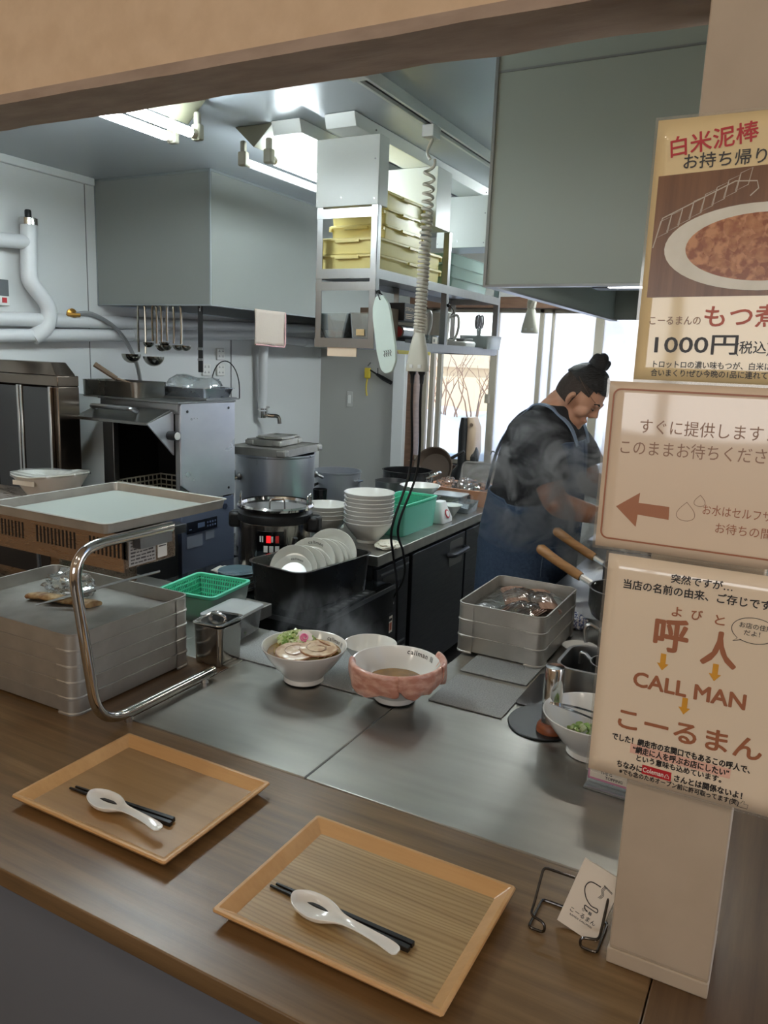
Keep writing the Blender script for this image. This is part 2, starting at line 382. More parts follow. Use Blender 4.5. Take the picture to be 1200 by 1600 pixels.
worktable('stainless steel worktable right of the seam under the grey rubber mats', [(-.7105, -.08, 1.0775, 2.21, .81, .85)], [(-.68, 1.12), (-.12, 1.12), (-.68, 2.15), (-.12, 2.15)], (-.4, 1.5, .85))
# ---- wooden serving trays
TR = wood('tray_rim_wood', (214, 170, 116), (196, 150, 96), (206, 161, 107), 0, .7, .32)
def serving_tray(label, base_m, loc, w=.338, d=.258):
    t = thing('serving_tray', label, 'tray', loc, 0, 'wooden serving trays')
    h, f, tk = .021, .016, .010
    MB().bx(-w/2+f+.004, w/2-f-.004, -d/2+f+.004, d/2-f-.004, .002, .007).done('tray_base', base_m, t)
    b = MB(); R = [rr(w-2*f, d-2*f, .002, 0, n=1), rr(w, d, .003, h-.003, n=1), rr(w-.003, d-.003, .003, h, n=1), rr(w-2*tk*.6, d-2*tk*.6, .002, h, n=1), rr(w-2*f-.018, d-2*f-.018, .001, .006, n=1)]
    b.loft(R, True, False); b.done('rim', TR, t, bev=.0008, ang=.4)
    return t
T1 = wood('tray_base_brown', (176, 140, 94), (150, 114, 70), (164, 128, 82), 0, .7, .36, 0)
T2 = wood('tray_base_striped', (190, 164, 120), (156, 128, 88), (176, 148, 104), 0, 1.1, .36, .8)
serving_tray('oak serving tray with plain brown base, left one beside the chrome stand foot', T1, (-.902, .876, .8505))
serving_tray('oak serving tray with strong striped grain, nearest the card holder', T2, (-.4435, .837, .8505))
STICK = mat('black_lacquer', (22, 21, 21), .4)
def chopstick(label, a, b):
    a, b = V(a), V(b); bb = MB(a); d = (b-a).normalized(); s = V((-d.y, d.x, 0)); R = []
    for k, q in ((0, .0016), (.25, .0025), (.97, .0036), (1, .0034)):
        p = a+(b-a)*k; R.append([p-s*q-V((0, 0, q)), p+s*q-V((0, 0, q)), p+s*q+V((0, 0, q)), p-s*q+V((0, 0, q))])
    bb.loft(R); return tag(bb.done('chopstick', STICK, bev=.0006), label, 'chopstick', 'black chopsticks on the trays')
chopstick('black chopstick nearer the spoon on the plain brown tray', (-1.022, .824, .8605), (-.802, .834, .8618))
chopstick('black chopstick farther from the spoon on the plain brown tray', (-1.017, .832, .8605), (-.806, .8445, .8618))
chopstick('black chopstick nearer the spoon on the striped grain tray', (-.582, .7985, .8605), (-.357, .7895, .8618))
chopstick('black chopstick farther from the spoon on the striped grain tray', (-.577, .806, .8605), (-.356, .7995, .8618))
def spoon(label, loc, rz):
    """Chinese soup spoon: deep oval bowl, grooved handle ending in a hook; +x runs to the handle end"""
    t = MB(); R = []
    # stations along the spoon: x, half width, depth of the hollow, height of the edge
    T = [(0, .0015, .001, .0185), (.003, .0085, .006, .018), (.012, .0165, .0118, .0172), (.026, .0215, .0148, .0166), (.044, .0228, .0152, .0166), (.060, .0195, .0135, .0172), (.073, .0140, .0095, .0184), (.086, .0096, .0062, .0200), (.102, .0078, .0046, .0215), (.125, .0076, .0042, .0228), (.148, .0084, .0042, .0232), (.164, .0094, .0040, .0222), (.174, .0086, .0034, .0205), (.178, .0040, .002, .0198)]
    A = smooth([q[:3] for q in T], 4); B = smooth([(q[3], 0, 0) for q in T], 4)
    for p, q in zip(A, B):
        x, hw, dep = p.x, max(p.y, .0008), max(p.z, .0008); zt = q.x; rr_ = []
        for j in range(11): a = PI*j/10; rr_.append((x, -hw*math.cos(a), zt-dep*math.sin(a)))
        for j in range(11): a = PI*(10-j)/10; rr_.append((x, -hw*.93*math.cos(a), zt-max(0, dep-.0022)*math.sin(a)+.0004))
        R.append(rr_)
    t.loft(R); o = t.done('soup_spoon', CERAM, ang=1.4); o.location = loc; o.rotation_euler = (0, 0, rz)
    return tag(o, label, 'spoon', 'white soup spoons on the trays')
spoon('white glossy soup spoon lying on the plain brown tray', (-.968, .822, .8565), -.13)
spoon('white glossy soup spoon lying on the striped grain tray', (-.536, .789, .8565), -.15)
# ---- card holder and cards
WIRE = mat('black_nickel', (90, 86, 84), .18, 1)
t = thing('card_holder', 'black nickel wire card holder against the pillar foot', 'card holder', (-.195, .945, .8505))
for s in (-1, 1):
    x0 = s*.046
    p = [(x0-s*.022, .038, .002), (x0, .038, .002), (x0, -.026, .002), (x0-s*.022, -.026, .002), (x0-s*.022, -.026, .016), (x0, -.02, .017), (x0, -.02+.012, .022), (x0, .03, .058), (s*.002, .03, .058)]
    MB().tube(fillet(p, .006, 3), .0019, 8).done('wire_frame', WIRE, t)
MB().tube([(-.03, .038, .002), (.03, .038, .002)], .0019, 8).done('back_wire', WIRE, t)
cards = thing('business_cards', 'white shop cards with a noodle bowl drawing in the wire holder', 'cards', (-.183, .944, .8515))
TB = M.Rotation(math.radians(-24), 4, 'X') @ M.Rotation(math.radians(14), 4, 'Y')
def cf(x, y, z=0.): return TB @ V((x, -z, y))
b = MB()
for k in range(5):
    z = -.0012*k; b.loft([[cf(-.0275, 0, z), cf(.0275, 0, z), cf(.0275, .091, z), cf(-.0275, .091, z)], [cf(-.0275, 0, z+.0008), cf(.0275, 0, z+.0008), cf(.0275, .091, z+.0008), cf(-.0275, .091, z+.0008)]])
b.done('card', mat('card_stock', (232, 222, 208), .7), cards)
b = MB(); f = lambda x, y: cf(x, y, .0012)
add_text(b, 'らー麺', .0048, lambda x, y: f(x-.005, y+.0295), .00006)
add_text(b, 'こーるまん', .0072, lambda x, y: f(x-.019, y+.0205), .00008, spacing=1.1)
add_text(b, 'RAMEN CALLMAN', .0034, lambda x, y: f(x-.016, y+.0155), .00004, spacing=1.2)
def stroke(pts, wd):
    P = smooth([(x, y, 0) for x, y in pts], 5); b.tube([f(p.x, p.y) for p in P], wd, 5)
stroke([(.006, .069), (-.008, .068), (-.012, .058), (-.006, .047), (.004, .041), (.013, .0415), (.014, .037), (.004, .037), (-.003, .037), (-.001, .033), (.003, .032)], .0007)
for k in range(3): stroke([(.010+.0015*k, .0725), (.008+.0015*k, .066), (.0105+.0015*k, .061), (.008+.0015*k, .055)], .0003)
stroke([(.009, .0735), (.022, .070)], .0004); stroke([(.009, .0722), (.022, .0685)], .0004)
b.done('card_print', INK, cards)
# ---- menu stand by the pillar
t = thing('menu_stand', 'small clear acrylic menu stand with a pink bordered sheet', 'menu stand', (-.23, 1.335, .8505), -.06)
MB().bx(-.036, .05, -.001, .001, .004, .15).done('acrylic_sheet', CLEARP, t)
MB().bx(-.036, .05, -.02, .02, 0, .004).done('acrylic_foot', CLEARP, t)
MB().bx(-.034, .048, -.0018, -.0011, .012, .148).done('pink_sheet', mat('pink_print', (206, 140, 170), .5), t)
MB().bx(-.031, .045, -.0022, -.0017, .016, .145).done('white_sheet', PAPER, t)
b = MB(); add_text(b, 'THE G', .0075, lambda x, y: (x-.012, -.0026, .027+y), .0001); add_text(b, 'TOPPING', .0075, lambda x, y: (x-.003, -.0026, .019+y), .0001)
b.done('lettering', INK, t)
# ================================================================ NOTICES ON THE PILLAR
BROWN = mat('brown_print', (166, 104, 72), .4); RED = mat('red_print', (190, 36, 44), .4); ORANGE = mat('amber_print', (222, 160, 50), .4)
PINKH = mat('pink_highlight', (236, 190, 172), .45); DINK = mat('dark_print', (40, 36, 36), .4); THINB = mat('faint_brown_print', (158, 122, 98), .4)
def LAM(n, c):
    m = mat(n, c, .3, coat=1.); m.node_tree.nodes['Principled BSDF'].inputs['Coat IOR'].default_value = 1.7; m.node_tree.nodes['Principled BSDF'].inputs['Coat Roughness'].default_value = .05; return m
YP = .907
def poster(name, label, x0, x1, z0, z1, paper, y=YP):
    c = ((x0+x1)/2, y, (z0+z1)/2)
    t = thing(name, label, 'poster', c, 0, 'laminated notices taped to the pillar')
    b = MB(c); N = 14; fr = []
    F = lambda x, z: (x, y+.0002*math.sin((x-x0)/(x1-x0)*PI*1.6+z*20)*(.5+.5*math.cos((z-z0)/(z1-z0)*PI*2)), z)
    for i in range(N+1):
        x = x0+(x1-x0)*i/N; fr.append([F(x, z0+(z1-z0)*j/N) for j in range(N+1)])
    b.loft(fr, False, False, False)
    o = b.done('laminated_sheet', paper, t, ang=3); q = o.modifiers.new('t', 'SOLIDIFY'); q.thickness = .0006; q.offset = 0
    edge = MB(c); e = .003
    edge.bx(x0-e, x0, y-.0002, y+.0002, z0-e, z1+e); edge.bx(x0, x1, y-.0002, y+.0002, z0-e, z0); edge.bx(x0, x1, y-.0002, y+.0002, z1, z1+e)
    edge.done('laminate_edge', clear('laminate_clear', (250, 248, 244), .25, .08, .06), t)
    return t, c, F
def words(t, c, F, m, items, name='lettering'):
    b = MB(c)
    for body, x, z, h, wd, bold, *rest in items:
        sl = math.radians(rest[0]) if rest else 0
        def f(u, v, x=x, z=z, sl=sl):
            X = x+u*math.cos(sl)-v*math.sin(sl); Z = z+u*math.sin(sl)+v*math.cos(sl); p = F(X, Z); return (X, p[1]-.0009, Z)
        add_text(b, body, h*1.12, f, bold*h*.45, width=wd)
    return b.done(name, m, t)
def shape(b, F, pts, off=.0009, h=.0003):
    # flat printed figure laid on the sheet
    vs = [b.b.verts.new(V((x, F(x, z)[1]-off, z))) for x, z in pts]; b.b.faces.new(vs)
def ring(b, F, pts, wd, closed=True, off=.0009):
    n = len(pts); P = [V((x, 0, z)) for x, z in pts]; A = []
    for i in range(n):
        a, c_ = (P[i-1], P[(i+1) % n]) if closed else (P[max(i-1, 0)], P[min(i+1, n-1)])
        d = (c_-a).normalized(); nn = V((-d.z, 0, d.x))*wd/2
        for s in (-1, 1):
            q = P[i]+nn*s; A.append(b.b.verts.new(V((q.x, F(q.x, q.z)[1]-off, q.z))))
    for i in range(n if closed else n-1):
        j = (i+1) % n; b.b.faces.new((A[2*i], A[2*j], A[2*j+1], A[2*i+1]))
def rrect2(x0, x1, z0, z1, r, n=5): return [(p[0], p[1]) for p in rr(x1-x0, z1-z0, r, 0, (x0+x1)/2, (z0+z1)/2, n)]
def ell(cx, cz, rx, rz, n=40, rot=0.): return [(cx+rx*math.cos(2*PI*i/n)*math.cos(rot)-rz*math.sin(2*PI*i/n)*math.sin(rot), cz+rx*math.cos(2*PI*i/n)*math.sin(rot)+rz*math.sin(2*PI*i/n)*math.cos(rot)) for i in range(n)]
# -- top notice: take-away stew
t, c, F = poster('takeaway_notice', 'cream laminated notice with a photo of stew in a white bowl, topmost on the pillar', -.172, .022, 1.583, 1.855, LAM('cream_sheet', (240, 218, 168)))
words(t, c, F, RED, [('白米泥棒', -.159, 1.8185, .019, .083, .035, 7)], 'red_lettering')
words(t, c, F, DINK, [('お持ち帰りで', -.144, 1.806, .0145, .097, .02, .5), ('1000円', -.1585, 1.6175, .0205, .083, .035, 1.2), ('(税込)', -.072, 1.6195, .0125, .033, .02, 1.5),
    ('トロットロの濃い味もつが、白米にも', -.1545, 1.6018, .0074, .124, .03, .6), ('合いまくり!ぜひ今晩の1品に連れて帰', -.154, 1.5925, .0074, .124, .03, .8)], 'black_lettering')
words(t, c, F, mat('coral_print', (196, 96, 72), .4), [('もつ煮', -.107, 1.647, .0215, .072, .04, 1)], 'coral_lettering')
words(t, c, F, THINB, [('こーるまんの', -.162, 1.6475, .0092, .052, .01, .5)], 'brown_lettering')
b = MB(c); shape(b, F, [(-.1662, 1.6755), (.018, 1.6785), (.018, 1.807), (-.1662, 1.7995)], .0007)
pic = b.done('food_photo', wood('photo_table', (142, 102, 70), (104, 70, 46), (126, 88, 60), 2, 1.2, .25), t)
b = MB(c)
for k in range(8):
    x = -.163+k*.0105; z = 1.737+k*.0062; ring(b, F, [(x, z), (x+.0035, z+.017), (x+.014, z+.0215), (x+.0115, z+.0055)], .0008, True, .0010)
ring(b, F, [(-.165, 1.727), (-.158, 1.757), (-.09, 1.79), (-.07, 1.789), (-.068, 1.782), (-.075, 1.775)], .0012, False, .0010)
b.done('photo_lid', mat('photo_clear', (196, 184, 166), .3), pic)
b = MB(c); shape(b, F, ell(-.058, 1.7255, .095, .043, 48), .0011); b.done('photo_bowl', mat('photo_white', (224, 222, 208), .25, col2=(236, 234, 222), nscale=30), pic)
b = MB(c); shape(b, F, ell(-.055, 1.7255, .0765, .0335, 48), .0013); b.done('photo_stew', mat('photo_stew', (150, 82, 38), .25, col2=(206, 146, 98), nscale=110, contrast=(.42, .58)), pic)
b = MB(c); random.seed(5)
for k in range(46):
    a = random.random()*2*PI; q = math.sqrt(random.random())*.9; b.mi = k % 2
    x, z = -.055+.07*q*math.cos(a), 1.7255+.029*q*math.sin(a); s = random.uniform(.0035, .0075)
    pts = [(px+noise.noise(V((px*300, pz*300, 0)))*.0018, pz+noise.noise(V((px*300, pz*300, 5)))*.0018) for px, pz in ell(x, z, s*1.3, s*.75, 14, random.random()*3)]
    shape(b, F, pts, .0015+.00001*k)
b.done('photo_meat', [mat('photo_meat_a', (198, 138, 88), .25, col2=(162, 96, 54), nscale=140), mat('photo_meat_b', (216, 164, 116), .25, col2=(176, 112, 66), nscale=120)], pic)
b = MB(c); shape(b, F, ell(-.037, 1.838, .011, .011), .0010); b.done('bowl_icon', RED, t)
b = MB(c)
for k in range(9): shape(b, F, ell(-.0565+.007*(k % 3), 1.842-.009*(k//3)-.003*(k % 2), .0012, .0012, 8), .0010)
b.done('red_dots', mat('pale_red', (226, 130, 110), .4), t)
# -- middle notice: served at once, please wait
t, c, F = poster('waiting_notice', 'beige laminated notice with brown border and big left arrow, middle of the pillar', -.1965, .075, 1.394, 1.5845, LAM('beige_sheet', (236, 216, 192)), YP-.002)
words(t, c, F, THINB, [('すぐに提供します！', -.1605, 1.530, .0158, .131, .0, .2), ('このままお待ちください', -.1805, 1.505, .016, .166, .0, .8)], 'message_lettering')
words(t, c, F, BROWN, [('お水はセルフサービス', -.085, 1.4462, .0112, .098, .0, 0), ('お待ちの間に', -.0702, 1.4275, .0112, .066, .0, 0)], 'water_lettering')
b = MB(c); ring(b, F, rrect2(-.191, .069, 1.4045, 1.576, .008), .0019); b.done('border_line', BROWN, t)
b = MB(c); shape(b, F, [(-.1767, 1.4428), (-.1527, 1.4218), (-.1519, 1.4362), (-.118, 1.4345), (-.1187, 1.4490), (-.1521, 1.4498), (-.1515, 1.4615)]); b.done('left_arrow', mat('arrow_brown', (172, 112, 76), .4), t)
b = MB(c)
def drop(x, z, s): ring(b, F, [(x+s*.62*math.sin(a)*math.sin(a/2)**1.2, z+s*(.5-.0)*math.cos(a)+.1*s) for a in [2*PI*i/30 for i in range(30)]], .0006)
drop(-.101, 1.444, .021); drop(-.088, 1.4585, .0125)
b.done('water_drops', THINB, t)
# -- bottom notice: where the name comes from
t, c, F = poster('name_origin_notice', 'pale laminated notice with large brown writing and amber arrows, lowest on the pillar', -.180, .03, 1.112, 1.3865, LAM('pale_sheet', (243, 226, 202)))
words(t, c, F, DINK, [('突然ですが…', -.109, 1.3638, .0098, .064, .045, .5), ('当店の名前の由来、ご存じですか？', -.161, 1.3485, .0106, .172, .045, .5), ('お店の住所', -.0335, 1.3258, .0062, .033, .01), ('だよ！', -.028, 1.3178, .0062, .016, .01),
    ('でした！網走市の玄関口でもあるこの呼人で、', -.1555, 1.1587, .0085, .152, .08), ('“網走に人を呼ぶお店にしたい”', -.130, 1.1485, .0084, .106, .08), ('という意味も込めています。', -.126, 1.1388, .0078, .094, .07),
    ('ちなみに', -.1470, 1.1252, .0084, .029, .08), ('さんとは関係ないよ！', -.0815, 1.1256, .0084, .073, .08), ('※でも念のためオープン前に許可取ってます(笑)', -.143, 1.1168, .0068, .133, .06)], 'black_lettering')
words(t, c, F, BROWN, [('よ', -.1055, 1.3250, .0120, .0105, .04), ('び', -.0840, 1.3252, .0118, .0115, .04), ('と', -.0610, 1.3240, .0118, .010, .04), ('呼', -.1225, 1.2850, .0385, .0355, .07), ('人', -.0690, 1.2790, .0385, .0355, .07),
    ('CALL MAN', -.1385, 1.2315, .0225, .1205, .07), ('こーるまん', -.1555, 1.1765, .0265, .156, .055)], 'brown_lettering')
b = MB(c)
for x, z in ((-.1073, 1.2776), (-.0512, 1.2777), (-.0787, 1.2301)):
    shape(b, F, [(x, z-.0205), (x+.0065, z-.0120), (x+.0030, z-.0120), (x+.0030, z), (x-.0030, z), (x-.0030, z-.0120), (x-.0065, z-.0120)])
b.done('amber_arrows', ORANGE, t)
b = MB(c); shape(b, F, [(-.133, 1.1462), (-.022, 1.1455), (-.022, 1.1575), (-.133, 1.1585)], .0006); b.done('pink_band', PINKH, t)
b = MB(c); shape(b, F, [(-.1172, 1.1236), (-.0838, 1.1230), (-.0838, 1.1345), (-.1172, 1.1352)], .0006); bd = b.done('red_badge', RED, t)
b = MB(c); add_text(b, 'Coleman', .0085, lambda u, v: (-.1162+u, F(-.1, 1.128)[1]-.0016, 1.1268+v), .00012, width=.0235); add_text(b, '凸', .006, lambda u, v: (-.0915+u, F(-.1, 1.128)[1]-.0016, 1.1264+v))
b.done('badge_lettering', mat('badge_white', (244, 236, 228), .5), bd)
b = MB(c); e = ell(-.0178, 1.3235, .0225, .0145, 40); e[24:26] = [(-.0335, 1.3125), (-.0375, 1.3085), (-.0295, 1.3112)]; ring(b, F, e, .0007); b.done('speech_bubble', DINK, t)
b = MB(c); x, z = -.006, 1.117
ring(b, F, [(x-.004, z-.002), (x-.004, z+.003), (x-.0015, z+.003), (x+.0005, z+.0065), (x+.002, z+.006), (x+.0015, z+.003), (x+.006, z+.003), (x+.0055, z-.002)], .0005); b.done('thumb_icon', DINK, t)
# ================================================================ NOODLE BOWLS AND MATS
RUB = mat('grey_rubber', (166, 166, 162), .55, bump=.5, nscale=300, col2=(146, 146, 144), contrast=(.4, .6))
def mat_(label, x0, x1, y0, y1):
    b = MB(((x0+x1)/2, (y0+y1)/2, .85)); b.loft([rr(x1-x0, y1-y0, .002, .8506, (x0+x1)/2, (y0+y1)/2), rr(x1-x0, y1-y0, .002, .8535, (x0+x1)/2, (y0+y1)/2)])
    return tag(b.done('rubber_mat', RUB, bev=.0008), label, 'mat', 'grey rubber mats on the steel tables')
mat_('grey textured rubber mat under the left side of the full ramen bowl', -1.215, -.985, 1.455, 1.66)
mat_('grey textured rubber mat between the two noodle bowls', -.98, -.725, 1.435, 1.645)
mat_('grey rubber mat lying bare in front of the grey tray stack', -.662, -.488, 1.4965, 1.668)
mat_('grey rubber mat half under the stack of three grey trays', -.667, -.497, 1.693, 1.85)
BOWLP = [(.0460, 0), (.0475, .002), (.0465, .012), (.0490, .016), (.066, .034), (.086, .060), (.0985, .081), (.1000, .0845), (.0992, .0862), (.0970, .0850), (.0835, .062), (.063, .037), (.040, .0225), (.0, .0205)]
def bowl_r(z): # inner wall radius
    for (r0, z0), (r1, z1) in zip(BOWLP[9:], BOWLP[10:]):
        if z1 <= z <= z0: return r1+(r0-r1)*(z-z1)/(z0-z1)
    return .097
def bowl(label, loc, k=1., lettering=None, group='callman noodle bowls'):
    t = thing('noodle_bowl', label, 'bowl', loc, 0, group)
    MB().lathe([(r*k, z*k) for r, z in BOWLP], seg=64, caps=True).done('bowl_body', CERAM, t, ang=.5)
    if lettering:
        a0, size = lettering; b = MB()
        def f(x, y):
            z = .0715+y*.85; r = bowl_r(z)-.0006; a = a0-x/r; return (r*k*math.cos(a), r*k*math.sin(a), z*k)
        add_text(b, 'callman', size, f, size*.012, spacing=1.15); add_text(b, '麺', size*.8, lambda x, y: f(x+size*3.95, y), 0)
        b.done('lettering', INK, t)
    return t
b1 = (-.955, 1.434, .8536); b2 = (-.728, 1.462, .8536); b3 = (-.872, 1.603, .8506)
bowl('white conical ramen bowl full of noodles and toppings, left on the steel table', b1, 1., (1.50, .0135))
bowl('white conical bowl draped with raw ham slices around its rim', b2, 1., (1.76, .0165))
t = bowl('small white bowl behind the full ramen bowl, holding a little seasoning', b3, .66)
BROTH = mat('amber_broth', (150, 108, 52), .1, coat=.5, col2=(120, 84, 40), nscale=25)
def disc(name, label, cat, loc, r, m, th=.004):
    b = MB(); b.lathe([(r-.002, 0), (r, th*.6), (r-.001, th), (0, th)], seg=48); o = b.done(name, m); o.location = loc; return tag(o, label, cat)
disc('broth', 'amber broth filling the left ramen bowl', 'broth', (b1[0], b1[1], b1[2]+.0655), .0865, BROTH)
disc('broth', 'shallow pool of brown soup base in the ham draped bowl', 'broth', (b2[0], b2[1], b2[2]+.0390), .0650, BROTH)
disc('seasoning_paste', 'yellowish seasoning paste at the bottom of the small white bowl', 'seasoning', (b3[0], b3[1], b3[2]+.0155), .0285, mat('yellow_paste', (206, 178, 112), .2, coat=.5, bump=.5, nscale=80), .012)
NOOD = mat('noodle_yellow', (206, 178, 110), .3, coat=.3)
b = MB(); random.seed(11)
for k in range(26):
    a = random.uniform(0, 2*PI); pts = []; q = random.uniform(.02, .06)
    for j in range(6): a += random.uniform(.2, .45); pts.append((q*math.cos(a), q*math.sin(a), .0635+random.uniform(0, .003))); q = min(.072, max(.01, q+random.uniform(-.012, .012)))
    b.tube(smooth(pts, 4), .0011, 5)
o = b.done('noodles', NOOD); o.location = (b1[0], b1[1], b1[2]+.0065); tag(o, 'yellow noodles in the broth of the left ramen bowl', 'noodles', None, 'stuff')
PORK = mat('braised_pork', (214, 186, 146), .3, coat=.25, col2=(180, 140, 100), nscale=50, contrast=(.42, .62)); PORKE = mat('pork_edge', (150, 96, 58), .35, coat=.3)
def chashu(label, loc, rx, ry, tilt, rz, s0=1.0):
    t = thing('pork_slice', label, 'meat', loc, rz, 'round pork slices on the ramen')
    Mx = M.Rotation(tilt, 4, 'X'); b = MB()
    R = [[V((p[0], p[1], p[2]))+V((0, 0, noise.noise(V((p[0]*60, p[1]*60, 1)))*.0016)) for p in circ(rx*q, z, seg=32, ry=ry*q)] for q, z in ((.97, 0), (1, .0015), (.98, .0042), (.8, .0046), (.5, .0042), (.25, .0046), (.02, .0046))]
    b.loft(R, True, True).xf(Mx).done('meat', PORK, t, ang=1)
    b = MB(); b.tube([V((rx*1.005*math.cos(a), ry*1.005*math.sin(a), .002)) for a in [2*PI*i/40 for i in range(40)]], .0013, 5, True).xf(Mx).done('rind', PORKE, t)
    for w_, (q0, q1, tn) in enumerate(((.70, .20, 6.2), (.52, .42, 2.2))):
        b = MB(); b.tube([Mx @ V((rx*(q0+(q1-q0)*i/40)*math.cos(s0+i*tn/40+w_*2.5), ry*(q0+(q1-q0)*i/40)*math.sin(s0+i*tn/40+w_*2.5), .0047)) for i in range(41)], [.0005-.0001*w_]*41, 5); b.done('spiral_seam', mat('pork_seam', (128, 92, 66), .5), t)
    return t
chashu('round pork slice lying left front on the ramen', (b1[0]+.002, b1[1]-.040, b1[2]+.0795), .045, .040, .16, .5, 1.0)
chashu('round pork slice lying right front on the ramen', (b1[0]+.040, b1[1]-.002, b1[2]+.083), .043, .040, .10, .55, 2.2)
chashu('round pork slice standing on edge at the right rim of the ramen', (b1[0]+.036, b1[1]+.040, b1[2]+.0795), .036, .020, -.5, -.35)
t = thing('fish_cake', 'round white fish cake with a pink swirl on top of the ramen', 'fish cake', (b1[0]-.014, b1[1]+.020, b1[2]+.092))
Mx = M.Rotation(.55, 4, 'Y') @ M.Rotation(.5, 4, 'X'); pts = [(.019*(1+.05*math.cos(10*a))*math.cos(a), .019*(1+.05*math.cos(10*a))*math.sin(a)) for a in [2*PI*i/60 for i in range(60)]]
MB().loft([[(x, y, 0) for x, y in pts], [(x, y, .004) for x, y in pts]]).xf(Mx).done('slice', mat('fish_cake_white', (240, 228, 220), .4), t)
b = MB(); b.tube([Mx @ V(((.002+.0005*i*.62)*math.cos(i*.42), (.002+.0005*i*.62)*math.sin(i*.42), .0043)) for i in range(30)], .0021, 6).done('pink_swirl', mat('swirl_pink', (222, 110, 150), .4), t)
LEEK = mat('leek_green', (190, 206, 134), .4, col2=(226, 230, 186), nscale=60, coat=.2); LEEKD = mat('leek_dark_green', (120, 160, 70), .4, col2=(176, 200, 120), nscale=70)
def leek_rings(n, c, sx, sy, z0, hh, seed, r0=(.004, .0075)):
    random.seed(seed); b = MB()
    for k in range(n):
        a = random.random()*2*PI; q = math.sqrt(random.random()); x, y = c[0]+sx*q*math.cos(a), c[1]+sy*q*math.sin(a); z = z0+hh*(1-q*q)*random.uniform(.5, 1)
        r = random.uniform(*r0); h = random.uniform(.004, .009); R = M.Translation((x, y, z)) @ M.Rotation(random.uniform(-1, 1), 4, 'X') @ M.Rotation(random.uniform(-1, 1), 4, 'Y')
        b.mi = random.choice((0, 0, 1)); s = len(b.b.verts)
        b.loft([circ(r, 0, seg=10), circ(r*1.02, h, seg=10), circ(r*.62, h, seg=10), circ(r*.6, 0, seg=10)], False, False, wrap=True)
        b.b.verts.ensure_lookup_table()
        for v in b.b.verts[s:]: v.co = R @ v.co
    return b
o = leek_rings(150, (-.040, .026), .045, .040, .066, .024, 2).done('chopped_leek', [LEEK, LEEKD]); o.location = (b1[0], b1[1], b1[2]+.009); tag(o, 'pile of chopped green leek on the ramen', 'leek', None, 'stuff')
HAM = mat('raw_ham', (198, 138, 118), .28, coat=.3, col2=(226, 180, 160), nscale=38, nstretch=(1, 1, 2), contrast=(.42, .66), sss=.1, bump=.2)
def ham(label, a0, a1, drop, inn, seed):
    off = .0036*(seed-1)
    """slice hung over the bowl rim: outside drop, inside inn, hanging clear of the wall in soft folds"""
    b = MB(); N = 30; R = []
    for i in range(N+1):
        u = i/N; e = math.sin(PI*min(max(u, .02), .98))**.3; L = []
        dr = drop*(.62+.38*e)*(1+.45*noise.noise(V((u*3.1, seed*2.3, 0))))+.004*noise.noise(V((u*11, seed, 4))); ii = inn*(.7+.3*e)
        for j in range(9):
            s = 1-j/8.; z = .0862-dr*s; fold = .0045*noise.noise(V((u*5, seed*1.7, s*1.2)))*s+.0022*math.sin(u*21+seed)*s
            L.append((max(.1015+.0035*math.sin(s*PI*.6)-.16*dr*s*s+fold, .1028-(.0855-z)*.66), z, (.05*s*noise.noise(V((s*2, seed, u*2))))))
        L.append((.1008, .0895, 0)); L.append((.0980, .0893, 0))
        for j in range(1, 6): s = j/5.; z = .0858-ii*s; L.append((.0955-(.0855-z)*.58+.0005+.001*noise.noise(V((u*6, s*3, seed))), z, 0))
        a = a0+(a1-a0)*u; R.append([V(((r+off)*math.cos(a+da), (r+off)*math.sin(a+da), z+off*.5)) for r, z, da in L])
    b.loft(R, False, False, False); o = b.done('ham_slice', HAM, ang=3); o.location = b2
    m = o.modifiers.new('t', 'SOLIDIFY'); m.thickness = .0032; m.offset = 1; q = o.modifiers.new('s', 'SUBSURF'); q.levels = 1; q.render_levels = 1
    return tag(o, label, 'meat', 'raw ham slices on the bowl rim')
ham('raw pink ham slice over the left front rim of the bowl', math.radians(202), math.radians(301), .046, .006, 1)
ham('raw pink ham slice over the right front rim of the bowl', math.radians(299), math.radians(370), .046, .006, 2)
ham('raw pink ham slice folded over the right end of the bowl rim', math.radians(364), math.radians(414), .046, .034, 3)
# ================================================================ TRAY STACKS, FOOD WARMER, CONTAINERS ON THE STEEL TABLES
def alu_tray(label, w, d, h, loc, group, lip=True, rz=0):
    """shallow aluminium box tray with stacking feet at its corners"""
    t = thing('aluminium_tray', label, 'tray', loc, rz, group)
    MB().vessel(w, d, h, .022, .0028, .0015, .0016, n=5).done('tray_body', ALU, t, bev=.0006)
    L = .045; e = .0028
    for sx in (-1, 1):
        for sy in (-1, 1):
            b = MB(); R = []
            for q, z in ((e, -.0045), (e, -.0012), (.0009, .0012), (.0009, h-.006), (-.001, h-.006), (-.001, -.0045)):
                r = .022; cx, cy = w/2-r, d/2-r; pts = [(sx*(w/2+q), sy*(d/2-L), z)]
                for k in range(6): a = PI/2*k/5; pts.append((sx*(cx+(r+q)*math.cos(a)), sy*(cy+(r+q)*math.sin(a)), z))
                pts.append((sx*(w/2-L), sy*(d/2+q), z)); R.append(pts)
            b.loft(R, False, False, False, wrap=True); b.done('stacking_corner', ALU, t, ang=.35)
    return t
lv = ['lowest', 'second from the bottom', 'middle', 'second from the top', 'topmost, open']
for k in range(5):
    alu_tray('aluminium tray in the stack of five under the food warmer, %s' % lv[k], .47, .345, .0345, (-1.477, 1.1925, .8548+.0345*k), 'aluminium trays under the food warmer')
lv = ['bottom tray of the stack of three grey trays by the pan', 'middle tray of the stack of three grey trays by the pan', 'top tray of the stack of three, holding wrapped sliced meat']
